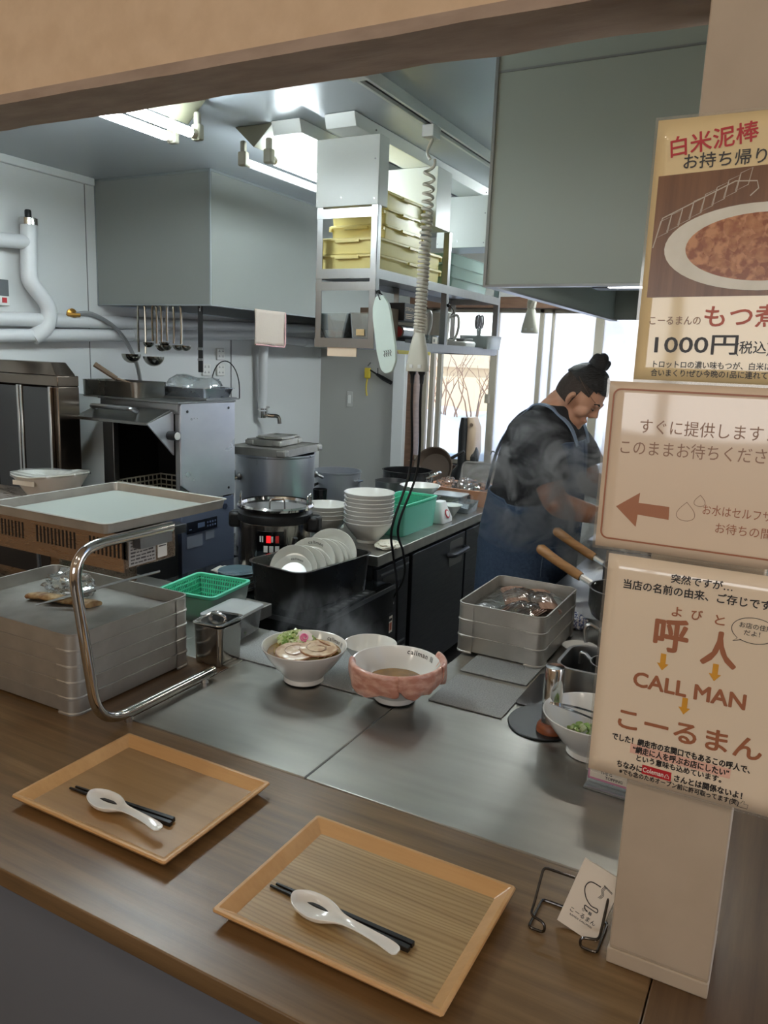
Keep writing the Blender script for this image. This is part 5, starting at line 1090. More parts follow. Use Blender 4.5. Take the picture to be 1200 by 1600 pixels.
t = thing('dish_cloth', 'crumpled white cloth behind the slate blue plates', 'cloth', (-2.0, 2.40, .7005)); b = MB(); b.ball((0, 0, .02), (.05, .03, .022), 24, 14).jit(.014, 40, 3); b.done('cloth_folds', mat('white_cloth', (226, 224, 216), .9), t)
c = (-1.855, 2.555, .7008)
t = thing('soup_warmer', 'round steel electric soup warmer with black control panel and red display', 'soup warmer', c); t.scale = (.85, .85, 1.2)
MB().lathe([(.155, 0), (.172, .008), (.176, .03), (.176, .195), (.172, .20), (0, .20)], seg=56).done('warmer_body', mat('mirror_steel', (176, 168, 160), .2, 1, nscale=8, nstretch=(14, 14, .5), rvar=.08), t)
MB().lathe([(.178, .197), (.180, .203), (.178, .222), (.166, .228), (.16, .235), (.0, .235)], seg=56).done('black_collar', BLACK, t)
MB().lathe([(.172, .236), (.182, .240), (.184, .247), (.178, .254), (.165, .252), (.16, .243), (0, .243)], seg=56).done('steel_lid', CHROME, t)
for a in (-2.5, -.9, .35):
    b = MB(); p = V((.165*math.cos(a), .165*math.sin(a), .25)); tn = V((-math.sin(a), math.cos(a), 0)); b.tube(fillet([p-tn*.034, p-tn*.034+V((0, 0, .035)), p+tn*.034+V((0, 0, .035)), p+tn*.034], .012, 4), .0042, 8); b.done('lid_grip', CHROME, t)
for a in (-2.75, .30):
    b = MB(); b.box((.195*math.cos(a), .195*math.sin(a), .19), (.06, .075, .055), a); b.done('side_handle', BLACK, t, bev=.012)
def onr(a, z, r=.1772): return V((r*math.cos(a), r*math.sin(a), z))
A0 = -1.08
def curved(name, a0, a1, z0, z1, r, m, parent):
    b = MB(); b.loft([[onr(a0+(a1-a0)*i/10, z, q) for z, q in ((z0, r-.002), (z0, r), (z1, r), (z1, r-.002))] for i in range(11)]); return b.done(name, m, parent, bev=.0005)
cp = curved('control_panel', A0-.36, A0+.36, .085, .178, .1790, BLACKG, t)
RDISP = mat('red_display', (220, 30, 34), .4, emit=1.2); LK = mat('light_key', (206, 208, 206), .4)
curved('display', A0-.10, A0+.02, .140, .164, .1796, RDISP, cp); curved('red_key', A0+.14, A0+.23, .140, .164, .1796, mat('red_key', (190, 40, 40), .4), cp)
for k, a in enumerate((-.22, -.16)): curved('key', A0+a-.06, A0+a-.02, .142, .162, .1796, LK, cp)
for k in range(3): curved('key', A0-.17+k*.15, A0-.06+k*.15, .108, .130, .1796, LK, cp)
curved('key', A0+.03, A0+.08, .142, .162, .1796, LK, cp)
b = MB(); b.tube([(.0, 0, 0), (.03, -.01, .09)], [.006, .010], 8); o = b.done('spatula', BLACK); o.location = (-1.70, 2.44, .815); tag(o, 'black spatula handle rising from the dark tub beside the soup warmer', 'spatula')
# ================================================================ REFRIGERATED COUNTER AND WHAT STANDS ON IT
c = (-1.77, 3.8, 0); FR = mat('fridge_front', (52, 54, 58), .36, .75, nscale=12, nstretch=(1, 1, 22), rvar=.06)
t = thing('refrigerated_counter', 'long dark fronted refrigerated counter below the window', 'counter', c)
b = MB(c); b.bx(-2.08, -1.462, 2.728, 4.92, .755, .80); b.done('worktop', TABLE, t, bev=.003)
b = MB(c); b.bx(-2.07, -1.49, 2.735, 4.91, .12, .755); b.done('cabinet_body', mat('fridge_body', (30, 31, 33), .5, .5), t)
b = MB(c); b.bx(-1.49, -1.472, 2.745, 3.04, .14, .735); fp = b.done('grille_panel', FR, t, bev=.002)
b = MB(c); b.bx(-1.4725, -1.4700, 2.79, 2.99, .645, .692); b.done('display', BLACKG, fp)
b = MB(c); b.bx(-1.4725, -1.4695, 2.775, 3.035, .703, .710)
for k in range(7): b.bx(-1.4725, -1.4685, 2.79, 3.02, .17+k*.030, .178+k*.030)
b.done('grille_slat', mat('slat_steel', (110, 112, 116), .3, .8), fp)
b = MB(c); b.bx(-1.4718, -1.4705, 2.80, 2.895, .425, .50); b.done('energy_sticker', PAPER, fp); b = MB(c); b.bx(-1.4706, -1.4697, 2.805, 2.845, .435, .47); b.bx(-1.4706, -1.4697, 2.805, 2.89, .478, .49); add_text(b, '10', .04, lambda x, y: (-1.4695, 2.806+x*.8, .435+y), .001); b.done('sticker_print', INK, fp); b = MB(c); b.bx(-1.4706, -1.4697, 2.852, 2.868, .435, .47); b.bx(-1.4706, -1.4697, 2.873, 2.888, .435, .47); b.done('sticker_red', mat('print_terracotta', (190, 90, 60), .5), fp)
b = MB(c); b.bx(-1.4722, -1.4708, 2.815, 2.905, .548, .558); b.done('badge', STEELV, fp)
for k, (y0, y1) in enumerate(((3.065, 3.68), (3.70, 4.31), (4.33, 4.90))):
    b = MB(c); b.bx(-1.49, -1.466, y0, y1, .135, .738); d = b.done('door', FR, t, bev=.003)
    b = MB(c); b.loft([[(-1.4662, p[0], p[1]) for p in rrect2(y1-.20, y1-.03, .585, .715, .02)], [(-1.4645, p[0], p[1]) for p in rrect2(y1-.20, y1-.03, .585, .715, .02)]]); b.done('handle_recess', mat('recess_steel', (120, 118, 116), .3, .9), d)
    b = MB(c); b.tube(fillet([(-1.466, y1-.215, .650), (-1.435, y1-.205, .652), (-1.435, y1-.025, .656), (-1.466, y1-.015, .654)], .015), .013, 10); b.done('door_handle', mat('handle_dark', (30, 32, 37), .4, .1), d)
for x in (-2.0, -1.54):
    for y in (2.8, 4.85): MB(c).cyl((x, y, 0), (x, y, .12), .022, seg=12).done('foot', STEELV, t)
ZF = .8005
BP2 = [(r, z) for r, z in BOWLP]
def stack(x, y, n, k, step, pos, group):
    for i in range(n):
        b = MB(); b.lathe([(r*k, z*k) for r, z in BOWLP], seg=44); o = b.done('noodle_bowl', CERAM, ang=.5); o.location = (x+random.uniform(-.001, .001), y, ZF+step*i)
        nm = 'topmost' if i == n-1 else 'lowest' if i == 0 else ['', 'second', 'third', 'fourth', 'fifth', 'sixth', 'seventh'][i]+' from the bottom'
        tag(o, 'white noodle bowl in the %s, %s' % (pos, nm), 'bowl', group)
stack(-1.628, 2.935, 8, 1.12, .0182, 'tall stack by the green colander', 'white noodle bowls in the tall stack')
stack(-1.852, 2.935, 4, 1.02, .018, 'low stack behind the plate tub', 'white noodle bowls in the low stack')
basket('green slotted colander in a tall green clear tub on the refrigerated counter', (-1.632, 3.27, ZF), .20, .36, .145, 0, mat('milky_teal', (132, 222, 196), .35, alpha=.82), .135)
o = film_lump('crumpled white cloth lying on the counter edge beside the tall bowl stack', (-1.508, 2.90, ZF), (.060, .075, .019), 5, 'dish_cloth', mat('white_cloth2', (228, 222, 204), .9, bump=.2, nscale=60), .5, .2); o['category'] = 'cloth'
for lab, x, y, r, h, m in (('black tumbler on the refrigerated counter between the pots and bowls', -2.005, 3.12, .035, .17, mat('smoky_black', (24, 24, 26), .12)), ('short dark jar beside the black tumbler', -2.025, 3.03, .035, .07, BLACKG), ('dark lidded jar behind the low bowl stack', -1.80, 3.30, .04, .075, BLACK)):
    b = MB(); b.lathe([(r*.8, 0), (r*.84, .003), (r, h), (r*.9, h), (r*.75, .01), (0, .008)], seg=24); o = b.done('tumbler', m); o.location = (x, y, ZF); tag(o, lab, 'cup')
b = MB(); b.loft([rr(.07, .055, .02, 0), rr(.06, .05, .02, .06), rr(.045, .02, .008, .10), rr(.05, .008, .003, .115)]).jit(.006, 30, 9); o = b.done('paper_napkin', mat('napkin', (232, 232, 226), .9)); o.location = (-1.895, 3.10, ZF); tag(o, 'crumpled white paper napkin beside the black tumbler', 'napkin')
b = MB(); b.box((0, 0, .006), (.16, .14, .006)).xf(M.Rotation(-.45, 4, 'Y')); o = b.done('green_sheet', GREEN, bev=.002); o.location = (-1.985, 3.42, ZF+.032); tag(o, 'green plastic lid tilted behind the black tumbler', 'lid')
t = thing('steel_pot', 'plain steel cylinder pot on the refrigerated counter in front of the black pot', 'pot', (-1.93, 3.72, ZF)); MB().lathe([(.085, 0), (.088, .002), (.088, .145), (.092, .148), (.086, .148), (.084, .004), (0, .003)], seg=40).done('pot_body', STEELV, t)
t = thing('black_pot', 'black pot with steel side loops by the window corner', 'pot', (-1.985, 4.02, ZF)); MB().lathe([(.125, 0), (.14, .01), (.142, .165), (.148, .168), (.138, .168), (.134, .012), (0, .01)], seg=40).done('pot_body', mat('enamel_black', (26, 26, 28), .25), t); MB().tube(smooth([(.138, -.03, .14), (.19, -.03, .165), (.205, 0, .17), (.19, .03, .165), (.138, .03, .14)], 5), .010, 8).done('side_loop', CHROME, t)
t = thing('frying_pan', 'brown frying pan leaning upright under the window sill', 'pan', (-1.99, 4.42, ZF+.012)); b = MB(); b.lathe([(.10, 0), (.13, .04), (.134, .042), (.126, .042), (.097, .004), (0, .004)], seg=40); b.xf(M.Translation((0, 0, .118)) @ M.Rotation(1.25, 4, 'X')); b.done('pan_body', mat('pan_brown', (92, 78, 68), .35, .3), t); MB().tube([(.09, .03, .19), (.17, .05, .24)], .010, 8).done('pan_handle', BLACK, t)
t = thing('noodle_bowl', 'wide white bowl perched on a clear box behind the green colander', 'bowl', (-1.71, 3.62, .9015)); MB().lathe([(.05, 0), (.052, .008), (.075, .02), (.104, .056), (.106, .058), (.102, .058), (.07, .022), (0, .016)], seg=44).done('bowl_body', CERAM, t)
t = thing('plastic_container', 'clear tub under the wide white bowl behind the green colander', 'container', (-1.71, 3.62, ZF)); MB().vessel(.16, .20, .098, .02, .002, .008, .003).done('tub_body', CLEARP, t)
t = thing('plastic_container', 'clear tub of pale noodles with a lid left of the orange crate', 'container', (-1.66, 3.90, ZF)); MB().vessel(.17, .14, .075, .02, .002, .006, .003).done('tub_body', CLEARP, t); MB().loft([rr(.182, .152, .022, .0755), rr(.185, .155, .024, .082), rr(.15, .12, .02, .084)]).done('lid', MATS['milky_lid'], t); b = MB(); b.loft([rr(.15, .12, .018, .003), rr(.155, .125, .018, .05)]).jit(.003, 50); b.done('noodle_fill', mat('pale_noodle', (222, 206, 150), .4), t)
t = thing('timer_scale', 'small white kitchen scale with round red dial on the counter edge', 'scale', (-1.555, 3.535, ZF)); b = MB(); b.loft([rr(.10, .13, .02, 0, 0), rr(.10, .13, .02, .02), rr(.06, .09, .02, .075), rr(.045, .07, .015, .105)]); b.done('scale_body', WHITE, t, bev=.002); Rm = M.Translation((.043, 0, .045)) @ M.Rotation(1.19, 4, 'Y'); b = MB(); b.lathe([(.022, 0), (.022, .003), (0, .003)], seg=20).xf(Rm); b.done('dial', RED, t); b = MB(); b.lathe([(.016, .0031), (.016, .0040), (0, .0040)], seg=20).xf(Rm); b.done('dial_face', WHITE, t)
t = thing('small_bowl', 'small pale bowl beside the kitchen scale on the counter', 'bowl', (-1.565, 3.70, ZF)); MB().lathe([(.022, 0), (.024, .006), (.06, .06), (.062, .061), (.057, .06), (.02, .01), (0, .008)], seg=32).done('bowl_body', mat('pale_glass', (222, 226, 220), .2), t)
t = thing('plastic_container', 'low clear box on the counter edge in front of the orange crate', 'container', (-1.552, 3.87, ZF)); MB().vessel(.10, .15, .055, .014, .0016, .006, .004).done('box_body', CLEARP, t); MB().loft([rr(.085, .13, .01, .003), rr(.088, .133, .01, .028)]).done('white_fill', mat('rice_white', (232, 232, 236), .5), t)
ORG = mat('orange_crate', (206, 150, 116), .45); c = (-1.69, 4.18, ZF)
t = thing('food_crate', 'pale orange plastic crate of noodle packs under the window', 'crate', c); MB().vessel(.40, .30, .09, .012, .003, .006, .004).done('crate_body', ORG, t, bev=.001)
b = MB(); add_text(b, '麺', .045, lambda x, y: (.02+x, -.1535-.0, .028+y), .0018); b.xf(M.Translation((.04, 0, 0))); b.done('marker_writing', INK, t)
for k, (dx, dy, s) in enumerate(((-.11, 0, .075), (.0, .04, .085), (.11, -.02, .08), (.03, -.08, .06))): film_lump('clear bag of noodles in the orange crate, %s' % ['left one', 'rear middle one', 'right one', 'front one'][k], (c[0]+dx, c[1]+dy, ZF+.045), (s, s*.9, .055), 20+k)
film_lump('upright twisted clear plastic bag beside the orange crate', (-1.86, 4.02, ZF+.002), (.05, .05, .11), 31)
t = thing('container_cover', 'grey transparent lid standing upright behind the orange crate', 'lid', (-1.64, 4.47, ZF+.002)); b = MB(); b.loft([[(p[0], 0, p[1]) for p in rrect2(-.20, .20, 0, .185, .03)], [(p[0], .012, p[1]) for p in rrect2(-.20, .20, 0, .185, .03)]]); b.xf(M.Rotation(-.25, 4, 'X')); b.done('lid_panel', clear('smoke_grey', (160, 156, 150), .5, .2, .6), t)
b = MB(); b.tube([(x, -.0, z) for x, z in rrect2(-.20, .20, 0, .185, .03)], .008, 8, True); b.xf(M.Rotation(-.25, 4, 'X')); b.done('lid_rim', mat('rim_grey', (120, 116, 112), .4), t)
t = thing('kettle', 'tall black and tan upright kitchen appliance in front of the window', 'appliance', (-1.925, 4.75, ZF)); b = MB(); b.loft([rr(.15, .17, .03, 0), rr(.15, .17, .04, .08), rr(.075, .13, .03, .13), rr(.075, .14, .03, .36), rr(.06, .12, .03, .44)]); b.done('black_shell', BLACK, t, bev=.004); b = MB(); b.loft([rr(.05, .135, .02, .17, .052), rr(.062, .14, .02, .22, .055), rr(.062, .14, .03, .38, .052), rr(.04, .12, .02, .445, .035)]); b.done('tan_shell', mat('tan_plastic', (176, 152, 128), .3), t); b = MB(); b.ball((.07, -.03, .19), (.035, .04, .075), 16, 10); b.done('lever', BLACKG, t); b = MB(); b.cyl((.06, -.075, .40), (.06, -.07, .40), .012, seg=14); b.done('round_mark', mat('tan_dark', (120, 100, 84), .4), t)
t = thing('small_faucet', 'thin steel gooseneck faucet at the sill behind the cook', 'faucet', (-1.715, 4.84, ZF)); MB().tube(smooth([(0, 0, 0), (0, 0, .14), (-.01, 0, .20), (-.055, 0, .225), (-.07, 0, .20)], 5), .005, 8).done('gooseneck', CHROME, t); MB().box((0, 0, .02), (.06, .04, .04)).done('faucet_base', STEELV, t, bev=.006)
# ---- stock pots by the back left
t = thing('burner_stand', 'low black gas stand under the stock pots in the corner', 'stand', (-2.5, 3.9, 0)); b = MB((-2.5, 3.9, 0)); b.bx(-2.85, -2.12, 3.12, 4.4, .52, .56); b.done('burner_top', DARKST, t)
for x in (-2.82, -2.15):
    for y in (3.15, 4.35): MB((-2.5, 3.9, 0)).bx(x-.02, x+.02, y-.02, y+.02, 0, .52).done('leg', DARKST, t)
PB = mat('stock_pot_aluminium', (200, 203, 210), .33, .8, nscale=7, nstretch=(6, 6, .6), rvar=.06)
c = (-2.49, 3.42, .5605)
t = thing('stock_pot', 'very large steel stock pot with trays for a lid behind the soup warmer', 'stock pot', c)
MB().lathe([(.20, 0), (.212, .012), (.214, .505), (.219, .51), (.219, .518), (.211, .518), (.208, .014), (0, .012)], seg=64).done('pot_body', PB, t)
for a in (-2.2, .9):
    p = V((.214*math.cos(a), .214*math.sin(a), .40)); n_ = V((math.cos(a), math.sin(a), 0)); tn = V((-math.sin(a), math.cos(a), 0)); b = MB(); b.tube(fillet([p-tn*.05, p-tn*.05+n_*.045-V((0, 0, .02)), p+tn*.05+n_*.045-V((0, 0, .02)), p+tn*.05], .02), .009, 8); b.ball(p-tn*.05, (.016, .016, .02), 10, 8); b.ball(p+tn*.05, (.016, .016, .02), 10, 8); b.done('pot_handle', STEEL, t)
def lidtray(label, loc, w, d, h, rz):
    t = thing('aluminium_tray', label, 'tray', loc, rz, 'aluminium trays on the stock pot'); b = MB(); b.loft([rr(w, d, .012, 0), rr(w, d, .012, h), rr(w-.006, d-.006, .010, h), rr(w-.006, d-.006, .01, h-.004)]); b.done('tray_body', ALU, t, bev=.001)
    b = MB()
    for sx in (-1, 1):
        for sy in (-1, 1): b.box((sx*(w/2-.02), sy*(d/2-.02), h/2-.001), (.050, .050, h-.006))
    b.done('tray_corner', ALU, t, bev=.006)
lidtray('wide aluminium tray laid over the mouth of the big stock pot', (c[0]-.005, c[1]+.005, c[2]+.519), .345, .43, .040, .12)
lidtray('smaller aluminium tray set on the wide tray over the stock pot', (c[0]-.03, c[1]+.03, c[2]+.5595), .20, .26, .032, .16); lidtray('flat aluminium lid on top of the smaller tray over the stock pot', (c[0]-.015, c[1]+.045, c[2]+.592), .15, .20, .014, .16)
t = thing('stock_pot', 'medium steel stock pot with black loop handle in the back corner', 'stock pot', (-2.42, 3.95, .5605)); MB().lathe([(.13, 0), (.14, .01), (.142, .36), (.147, .363), (.147, .37), (.139, .37), (.136, .012), (0, .01)], seg=48).done('pot_body', PB, t); MB().tube(fillet([(-.05, -.13, .30), (-.06, -.17, .29), (-.06, -.17, .23), (-.04, -.135, .23)], .012), .008, 8).done('pot_handle', BLACK, t); MB().tube([(.14, .02, .32), (.165, .02, .32), (.165, -.03, .32), (.14, -.03, .32)], .006, 8).done('side_loop', STEEL, t)
# ================================================================ RANGE AND PANS ON THE RIGHT
c = (-.3, 2.9, 0); t = thing('gas_range', 'stainless gas range along the right side behind the notices', 'range', c)
b = MB(c); b.bx(-.655, .1, 2.22, 3.9, .10, .84); b.done('range_body', mat('range_steel', (132, 130, 128), .35, .9, rvar=.06, nscale=6), t, bev=.003)
b = MB(c); b.bx(-.665, .1, 2.215, 3.91, .84, .875); b.done('range_top', STEEL, t, bev=.002)
b = MB(c); b.bx(-.657, -.6545, 2.66, 2.665, .2, .83); b.bx(-.657, -.6545, 3.2, 3.205, .2, .83); b.done('panel_seam', mat('seam', (70, 70, 70), .5), t)
b = MB(c); b.cyl((-.655, 2.45, .74), (-.69, 2.45, .74), .022, seg=16); b.cyl((-.655, 2.9, .74), (-.69, 2.9, .74), .022, seg=16); b.done('knob', BLACK, t)
for x, y in ((-.35, 2.42), (-.35, 2.75)):
    b = MB(c)
    for k in range(4): a = k*PI/2+.4; b.tube([(x+.03*math.cos(a), y+.03*math.sin(a), .892), (x+.13*math.cos(a), y+.13*math.sin(a), .892)], .006, 6)
    b.tube([(x+.12*math.cos(a), y+.12*math.sin(a), .884) for a in [2*PI*i/24 for i in range(24)]], .006, 6, True); b.tube([(x+.12, y, .8755), (x+.12, y, .884)], .006, 6); b.tube([(x-.12, y, .8755), (x-.12, y, .884)], .006, 6); b.done('trivet', mat('iron', (30, 30, 30), .6, .3), t)
b = MB((-.55, 3.1, .876)); b.bx(-.66, -.30, 2.95, 3.45, .8755, .93); b.bx(-.67, -.29, 2.94, 3.46, .93, .945); tag(b.done('noodle_boiler_cover', CHROME, bev=.003), 'shiny steel cover plate on the range in front of the cook, in steam', 'cover')
def hpan(label, loc, r, h, ang, up_):
    t = thing('yukihira_pan', label, 'pan', loc, 0, 'wooden handled pans on the right side')
    MB().lathe([(r*.8, 0), (r*.9, .01), (r, h*.4), (r, h), (r*1.03, h+.003), (r*.97, h+.003), (r*.96, h*.4), (r*.85, .012), (0, .008)], seg=44).done('pan_body', mat('hammered_steel', (112, 110, 108), .3, .9, bump=.25, nscale=60), t)
    d = V((math.cos(ang), math.sin(ang), 0)); b = MB(); b.tube([d*r*.98+V((0, 0, h-.01)), d*(r+.05)+V((0, 0, h+.008))], .010, 8); b.done('ferrule', STEEL, t)
    b = MB(); P = [d*(r+.045)+V((0, 0, h+.006)), d*(r+.06)+V((0, 0, h+.011)), d*(r+.13)+V((0, 0, h+.011+up_*.5)), d*(r+.19)+V((0, 0, h+.011+up_)), d*(r+.2)+V((0, 0, h+.012+up_))]; b.tube(P, [.013, .0145, .0145, .0165, .011], 12); b.done('wooden_handle', wood('pan_handle_wood_%s' % label[:5], (176, 128, 78), (120, 84, 50), (150, 108, 64), 0, 1.2, .5), t)
hpan('nearer steel pan with wooden handle pointing left on the range', (-.385, 2.20, .8965), .095, .085, math.radians(163), .05)
hpan('farther steel pan with wooden handle pointing left on the range', (-.40, 2.46, .8985), .10, .085, math.radians(165), .055)
film_lump('blue and white patterned cloth hanging behind the grey tray stack', (-.505, 2.175, .851), (.035, .02, .03), 41, 'dish_cloth', mat('print_cloth', (226, 226, 232), .9, col2=(110, 124, 170), nscale=160, contrast=(.48, .55)))['category'] = 'cloth'
# ================================================================ THE COOK
SKIN = mat('skin', (208, 158, 130), .45, sss=.12, col2=(196, 144, 116), nscale=14); HAIR = mat('black_hair', (26, 23, 22), .5, bump=.6, nscale=60, nstretch=(1, 1, 6)); STUB = mat('short_hair', (58, 46, 40), .7, bump=.5, nscale=160)
SHIRT = mat('black_tshirt', (38, 38, 41), .85, bump=.15, nscale=30); DENIM = mat('blue_denim', (58, 76, 100), .85, col2=(46, 62, 86), nscale=90, bump=.2); TROU = mat('dark_trousers', (40, 42, 48), .9); SHOE = mat('black_shoes', (24, 24, 24), .5)
PO = V((-.88, 2.95, 0))
cook = thing('person', 'cook in a black T-shirt and denim apron with a top knot, bending over the range', 'person', PO)
TOR = [(.50, -.905, .150, .185), (.78, -.905, .168, .195), (.90, -.903, .175, .200), (1.00, -.897, .170, .198), (1.10, -.888, .160, .196), (1.20, -.880, .152, .205), (1.30, -.872, .138, .215), (1.37, -.868, .115, .205), (1.415, -.862, .088, .150), (1.445, -.842, .064, .090), (1.47, -.828, .056, .066)]
def torat(z):
    for a, b in zip(TOR, TOR[1:]):
        if a[0] <= z <= b[0]:
            u = (z-a[0])/(b[0]-a[0]); return [a[i]+(b[i]-a[i])*u for i in range(4)]
    return TOR[0] if z < TOR[0][0] else TOR[-1]
def ell_ring(z, cx, rx, ry, n=40, tiltx=.0): return [(cx+rx*math.cos(2*PI*i/n), 2.95+ry*math.copysign(abs(math.sin(2*PI*i/n))**.85, math.sin(2*PI*i/n)), z-tiltx*rx*math.cos(2*PI*i/n)) for i in range(n)]
HC = V((-.757, 2.95, 1.485)); HT = M.Rotation(math.radians(40), 4, 'Y')   # face pitched down towards +X
def hp(f, s, u): return HC+HT @ V((f*.9, s*.96, u*.95))
ARM = {-1: [(-.868, 2.775, 1.345), (-.80, 2.725, 1.245), (-.742, 2.705, 1.125), (-.675, 2.735, 1.095), (-.585, 2.775, 1.075), (-.545, 2.785, 1.068)], 1: [(-.868, 3.125, 1.345), (-.79, 3.165, 1.25), (-.725, 3.175, 1.135), (-.64, 3.13, 1.105), (-.545, 3.08, 1.085), (-.505, 3.07, 1.08)]}
b = MB(PO)
b.loft([ell_ring(z, cx, rx*.94, ry*.94) for z, cx, rx, ry in TOR[1:]])
b.tube([(-.835, 2.95, 1.40), (-.815, 2.95, 1.45), (-.775, 2.95, 1.485)], [.072, .064, .062], 18)
s = len(b.b.verts); b.ball((0, 0, .02), (.098, .077, .112), 28, 20)
b.b.verts.ensure_lookup_table()
for v in b.b.verts[s:]:
    f, y, u = v.co
    if u < -.01: k = 1-.22*min(1, (-.01-u)/.1); y *= k*(1 if f < .0 else .93); f = f*(.98 if f > 0 else .9)
    v.co = hp(f, y, u)
b.ball(hp(.040, 0, -.068), (.052, .055, .044), 18, 12, HT.to_3x3().to_4x4())           # jaw
b.ball(hp(.082, 0, -.082), (.020, .026, .018), 12, 8)                                    # chin
b.tube([hp(.092, 0, .022), hp(.108, 0, -.004), hp(.112, 0, -.014)], [.010, .013, .014], 10); b.ball(hp(.098, -.013, -.018), .0095, 10, 8); b.ball(hp(.098, .013, -.018), .0095, 10, 8)   # nose
b.ball(hp(.088, 0, .034), (.016, .05, .012), 14, 8, HT)                                  # brow
b.ball(hp(.090, 0, -.046), (.014, .026, .006), 12, 8, HT); b.ball(hp(.088, 0, -.056), (.014, .023, .007), 12, 8, HT)   # lips
for sd in (-1, 1):
    b.ball(hp(.058, sd*.046, -.02), (.03, .022, .026), 12, 8)                            # cheeks
    b.tube([hp(.003, sd*.080, .010), hp(-.003, sd*.086, .016), hp(-.010, sd*.089, .002), hp(-.006, sd*.088, -.018), hp(.007, sd*.080, -.036)], [.006, .009, .010, .009, .007], 8)   # ears
    A = [V(p) for p in ARM[sd]]
    b.tube(smooth(A, 5), [.060, .058, .056, .055, .054, .053, .052, .050, .049, .048, .048, .048, .047, .046, .044, .042, .040, .037, .034, .031, .029, .028, .027, .027, .027, .028], 14)
    w = A[-1]; d = (A[-1]-A[-2]).normalized(); sdv = d.cross(V((0, 0, 1))).normalized(); upv = sdv.cross(d)
    b.loft([[w+d*x+sdv*(yy*math.cos(a))+upv*(.014*math.sin(a))-upv*dz for a in [2*PI*i/14 for i in range(14)]] for x, yy, dz in ((-.01, .028, 0), (.02, .036, .002), (.055, .042, .006), (.085, .041, .012), (.095, .036, .014))])
    for k, (off, ln) in enumerate(((-.030, .062), (-.010, .074), (.010, .071), (.030, .055))):
        p0 = w+d*.085+sdv*off-upv*.011; p1 = p0+d*ln*.42-upv*.006; p2 = p1+d*ln*.26-upv*.018; p3 = p2+d*ln*.08-upv*.022; b.tube([p0, p1, p2, p3], [.0095, .0092, .0085, .007], 8)
    q0 = w+d*.025-sd*sdv*.030*-1-upv*.004; q1 = q0+d*.03+sd*sdv*.022-upv*.010; q2 = q1+d*.030+sd*sdv*.002-upv*.012; b.tube([q0, q1, q2], [.013, .0115, .009], 8)
    b.tube([(-.905, 2.95+sd*.095, .82), (-.89, 2.95+sd*.10, .46), (-.905, 2.95+sd*.10, .10)], [.085, .058, .042], 14); b.tube([(-.925, 2.95+sd*.10, .06), (-.80, 2.95+sd*.11, .04)], [.042, .034], 10)
body = b.done('body', SKIN, cook, ang=3)
q = body.modifiers.new('r', 'REMESH'); q.mode = 'VOXEL'; q.voxel_size = .006; q.use_smooth_shade = True
q = body.modifiers.new('sm', 'SMOOTH'); q.factor = .5; q.iterations = 3
# eyes in one dull brown without whites, brows
for sd in (-1, 1):
    MB(PO).ball(hp(.086, sd*.032, .012), (.006, .011, .0045), 12, 8, HT).done('eye', mat('eye_dull_brown', (120, 96, 84), .4), cook); MB(PO).ball(hp(.0915, sd*.033, .010), .0036, 10, 6).done('iris', INK, cook)
    b = MB(PO); b.tube([hp(.100, sd*.012, .034), hp(.096, sd*.032, .040), hp(.082, sd*.052, .034)], [.003, .0045, .002], 6); b.done('eyebrow', HAIR, cook)
# hair: shaved sides, long top drawn into a knot
b = MB(PO); b.ball((0, 0, .02), (.1015, .0805, .1155), 72, 52)
for v in list(b.b.verts):
    f, y, u = v.co
    if u < -.035+.0*f or (f > .052 and u < .075) or (f > .012 and u < .035 and abs(y) > .03): b.b.verts.remove(v)
for v in b.b.verts: v.co = hp(*v.co)
o = b.done('side_hair', STUB, cook, ang=3)
b = MB(PO); b.ball((-.004, 0, .028), (.104, .081, .118), 60, 44)
for v in list(b.b.verts):
    if v.co.z < .062-.28*v.co.x*(-.4): b.b.verts.remove(v)
for v in b.b.verts: v.co = hp(*v.co)+noise.noise_vector(v.co*70)*.003
b.done('top_hair', HAIR, cook, ang=3)
b = MB(PO); b.ball(hp(-.030, 0, .150), (.037, .036, .034), 20, 14); b.ball(hp(-.012, .008, .160), (.024, .022, .022), 14, 8); b.ball(hp(-.022, 0, .128), (.034, .034, .022), 14, 8); b.jit(.009, 45); b.done('top_knot', HAIR, cook, ang=3)
b = MB(PO); b.tube([hp(.1035*math.cos(a)-.002, .0832*math.sin(a), .064-.03*math.cos(a)) for a in [-PI*.62+PI*.42*i/20 for i in range(21)]], .0009, 6); b.done('hair_parting', mat('hair_line', (96, 74, 60), .6), cook)
# T-shirt
b = MB(PO); b.loft([ell_ring(z, cx, rx+.009, ry+.009) for z, cx, rx, ry in TOR[1:-1]]+[ell_ring(1.452, -.838, .070, .080)])
for sd in (-1, 1):
    A = [V((-.865, 2.95+sd*.12, 1.362))]+[V(p) for p in ARM[sd][:2]]+[V(ARM[sd][1])+(V(ARM[sd][2])-V(ARM[sd][1]))*.55]
    P = smooth(A, 6); n = len(P); b.tube(P, [.070+.012*math.sin(PI*i/(n-1))+.008*i/(n-1) for i in range(n)], 20)
shirt = b.done('tshirt', SHIRT, cook, ang=3); q = shirt.modifiers.new('r', 'REMESH'); q.mode = 'VOXEL'; q.voxel_size = .007; q.use_smooth_shade = True; q = shirt.modifiers.new('sm', 'SMOOTH'); q.factor = .5; q.iterations = 6
tex = bpy.data.textures.new('folds', 'CLOUDS'); tex.noise_scale = .09; q = shirt.modifiers.new('d', 'DISPLACE'); q.texture = tex; q.strength = .018; q.mid_level = .5
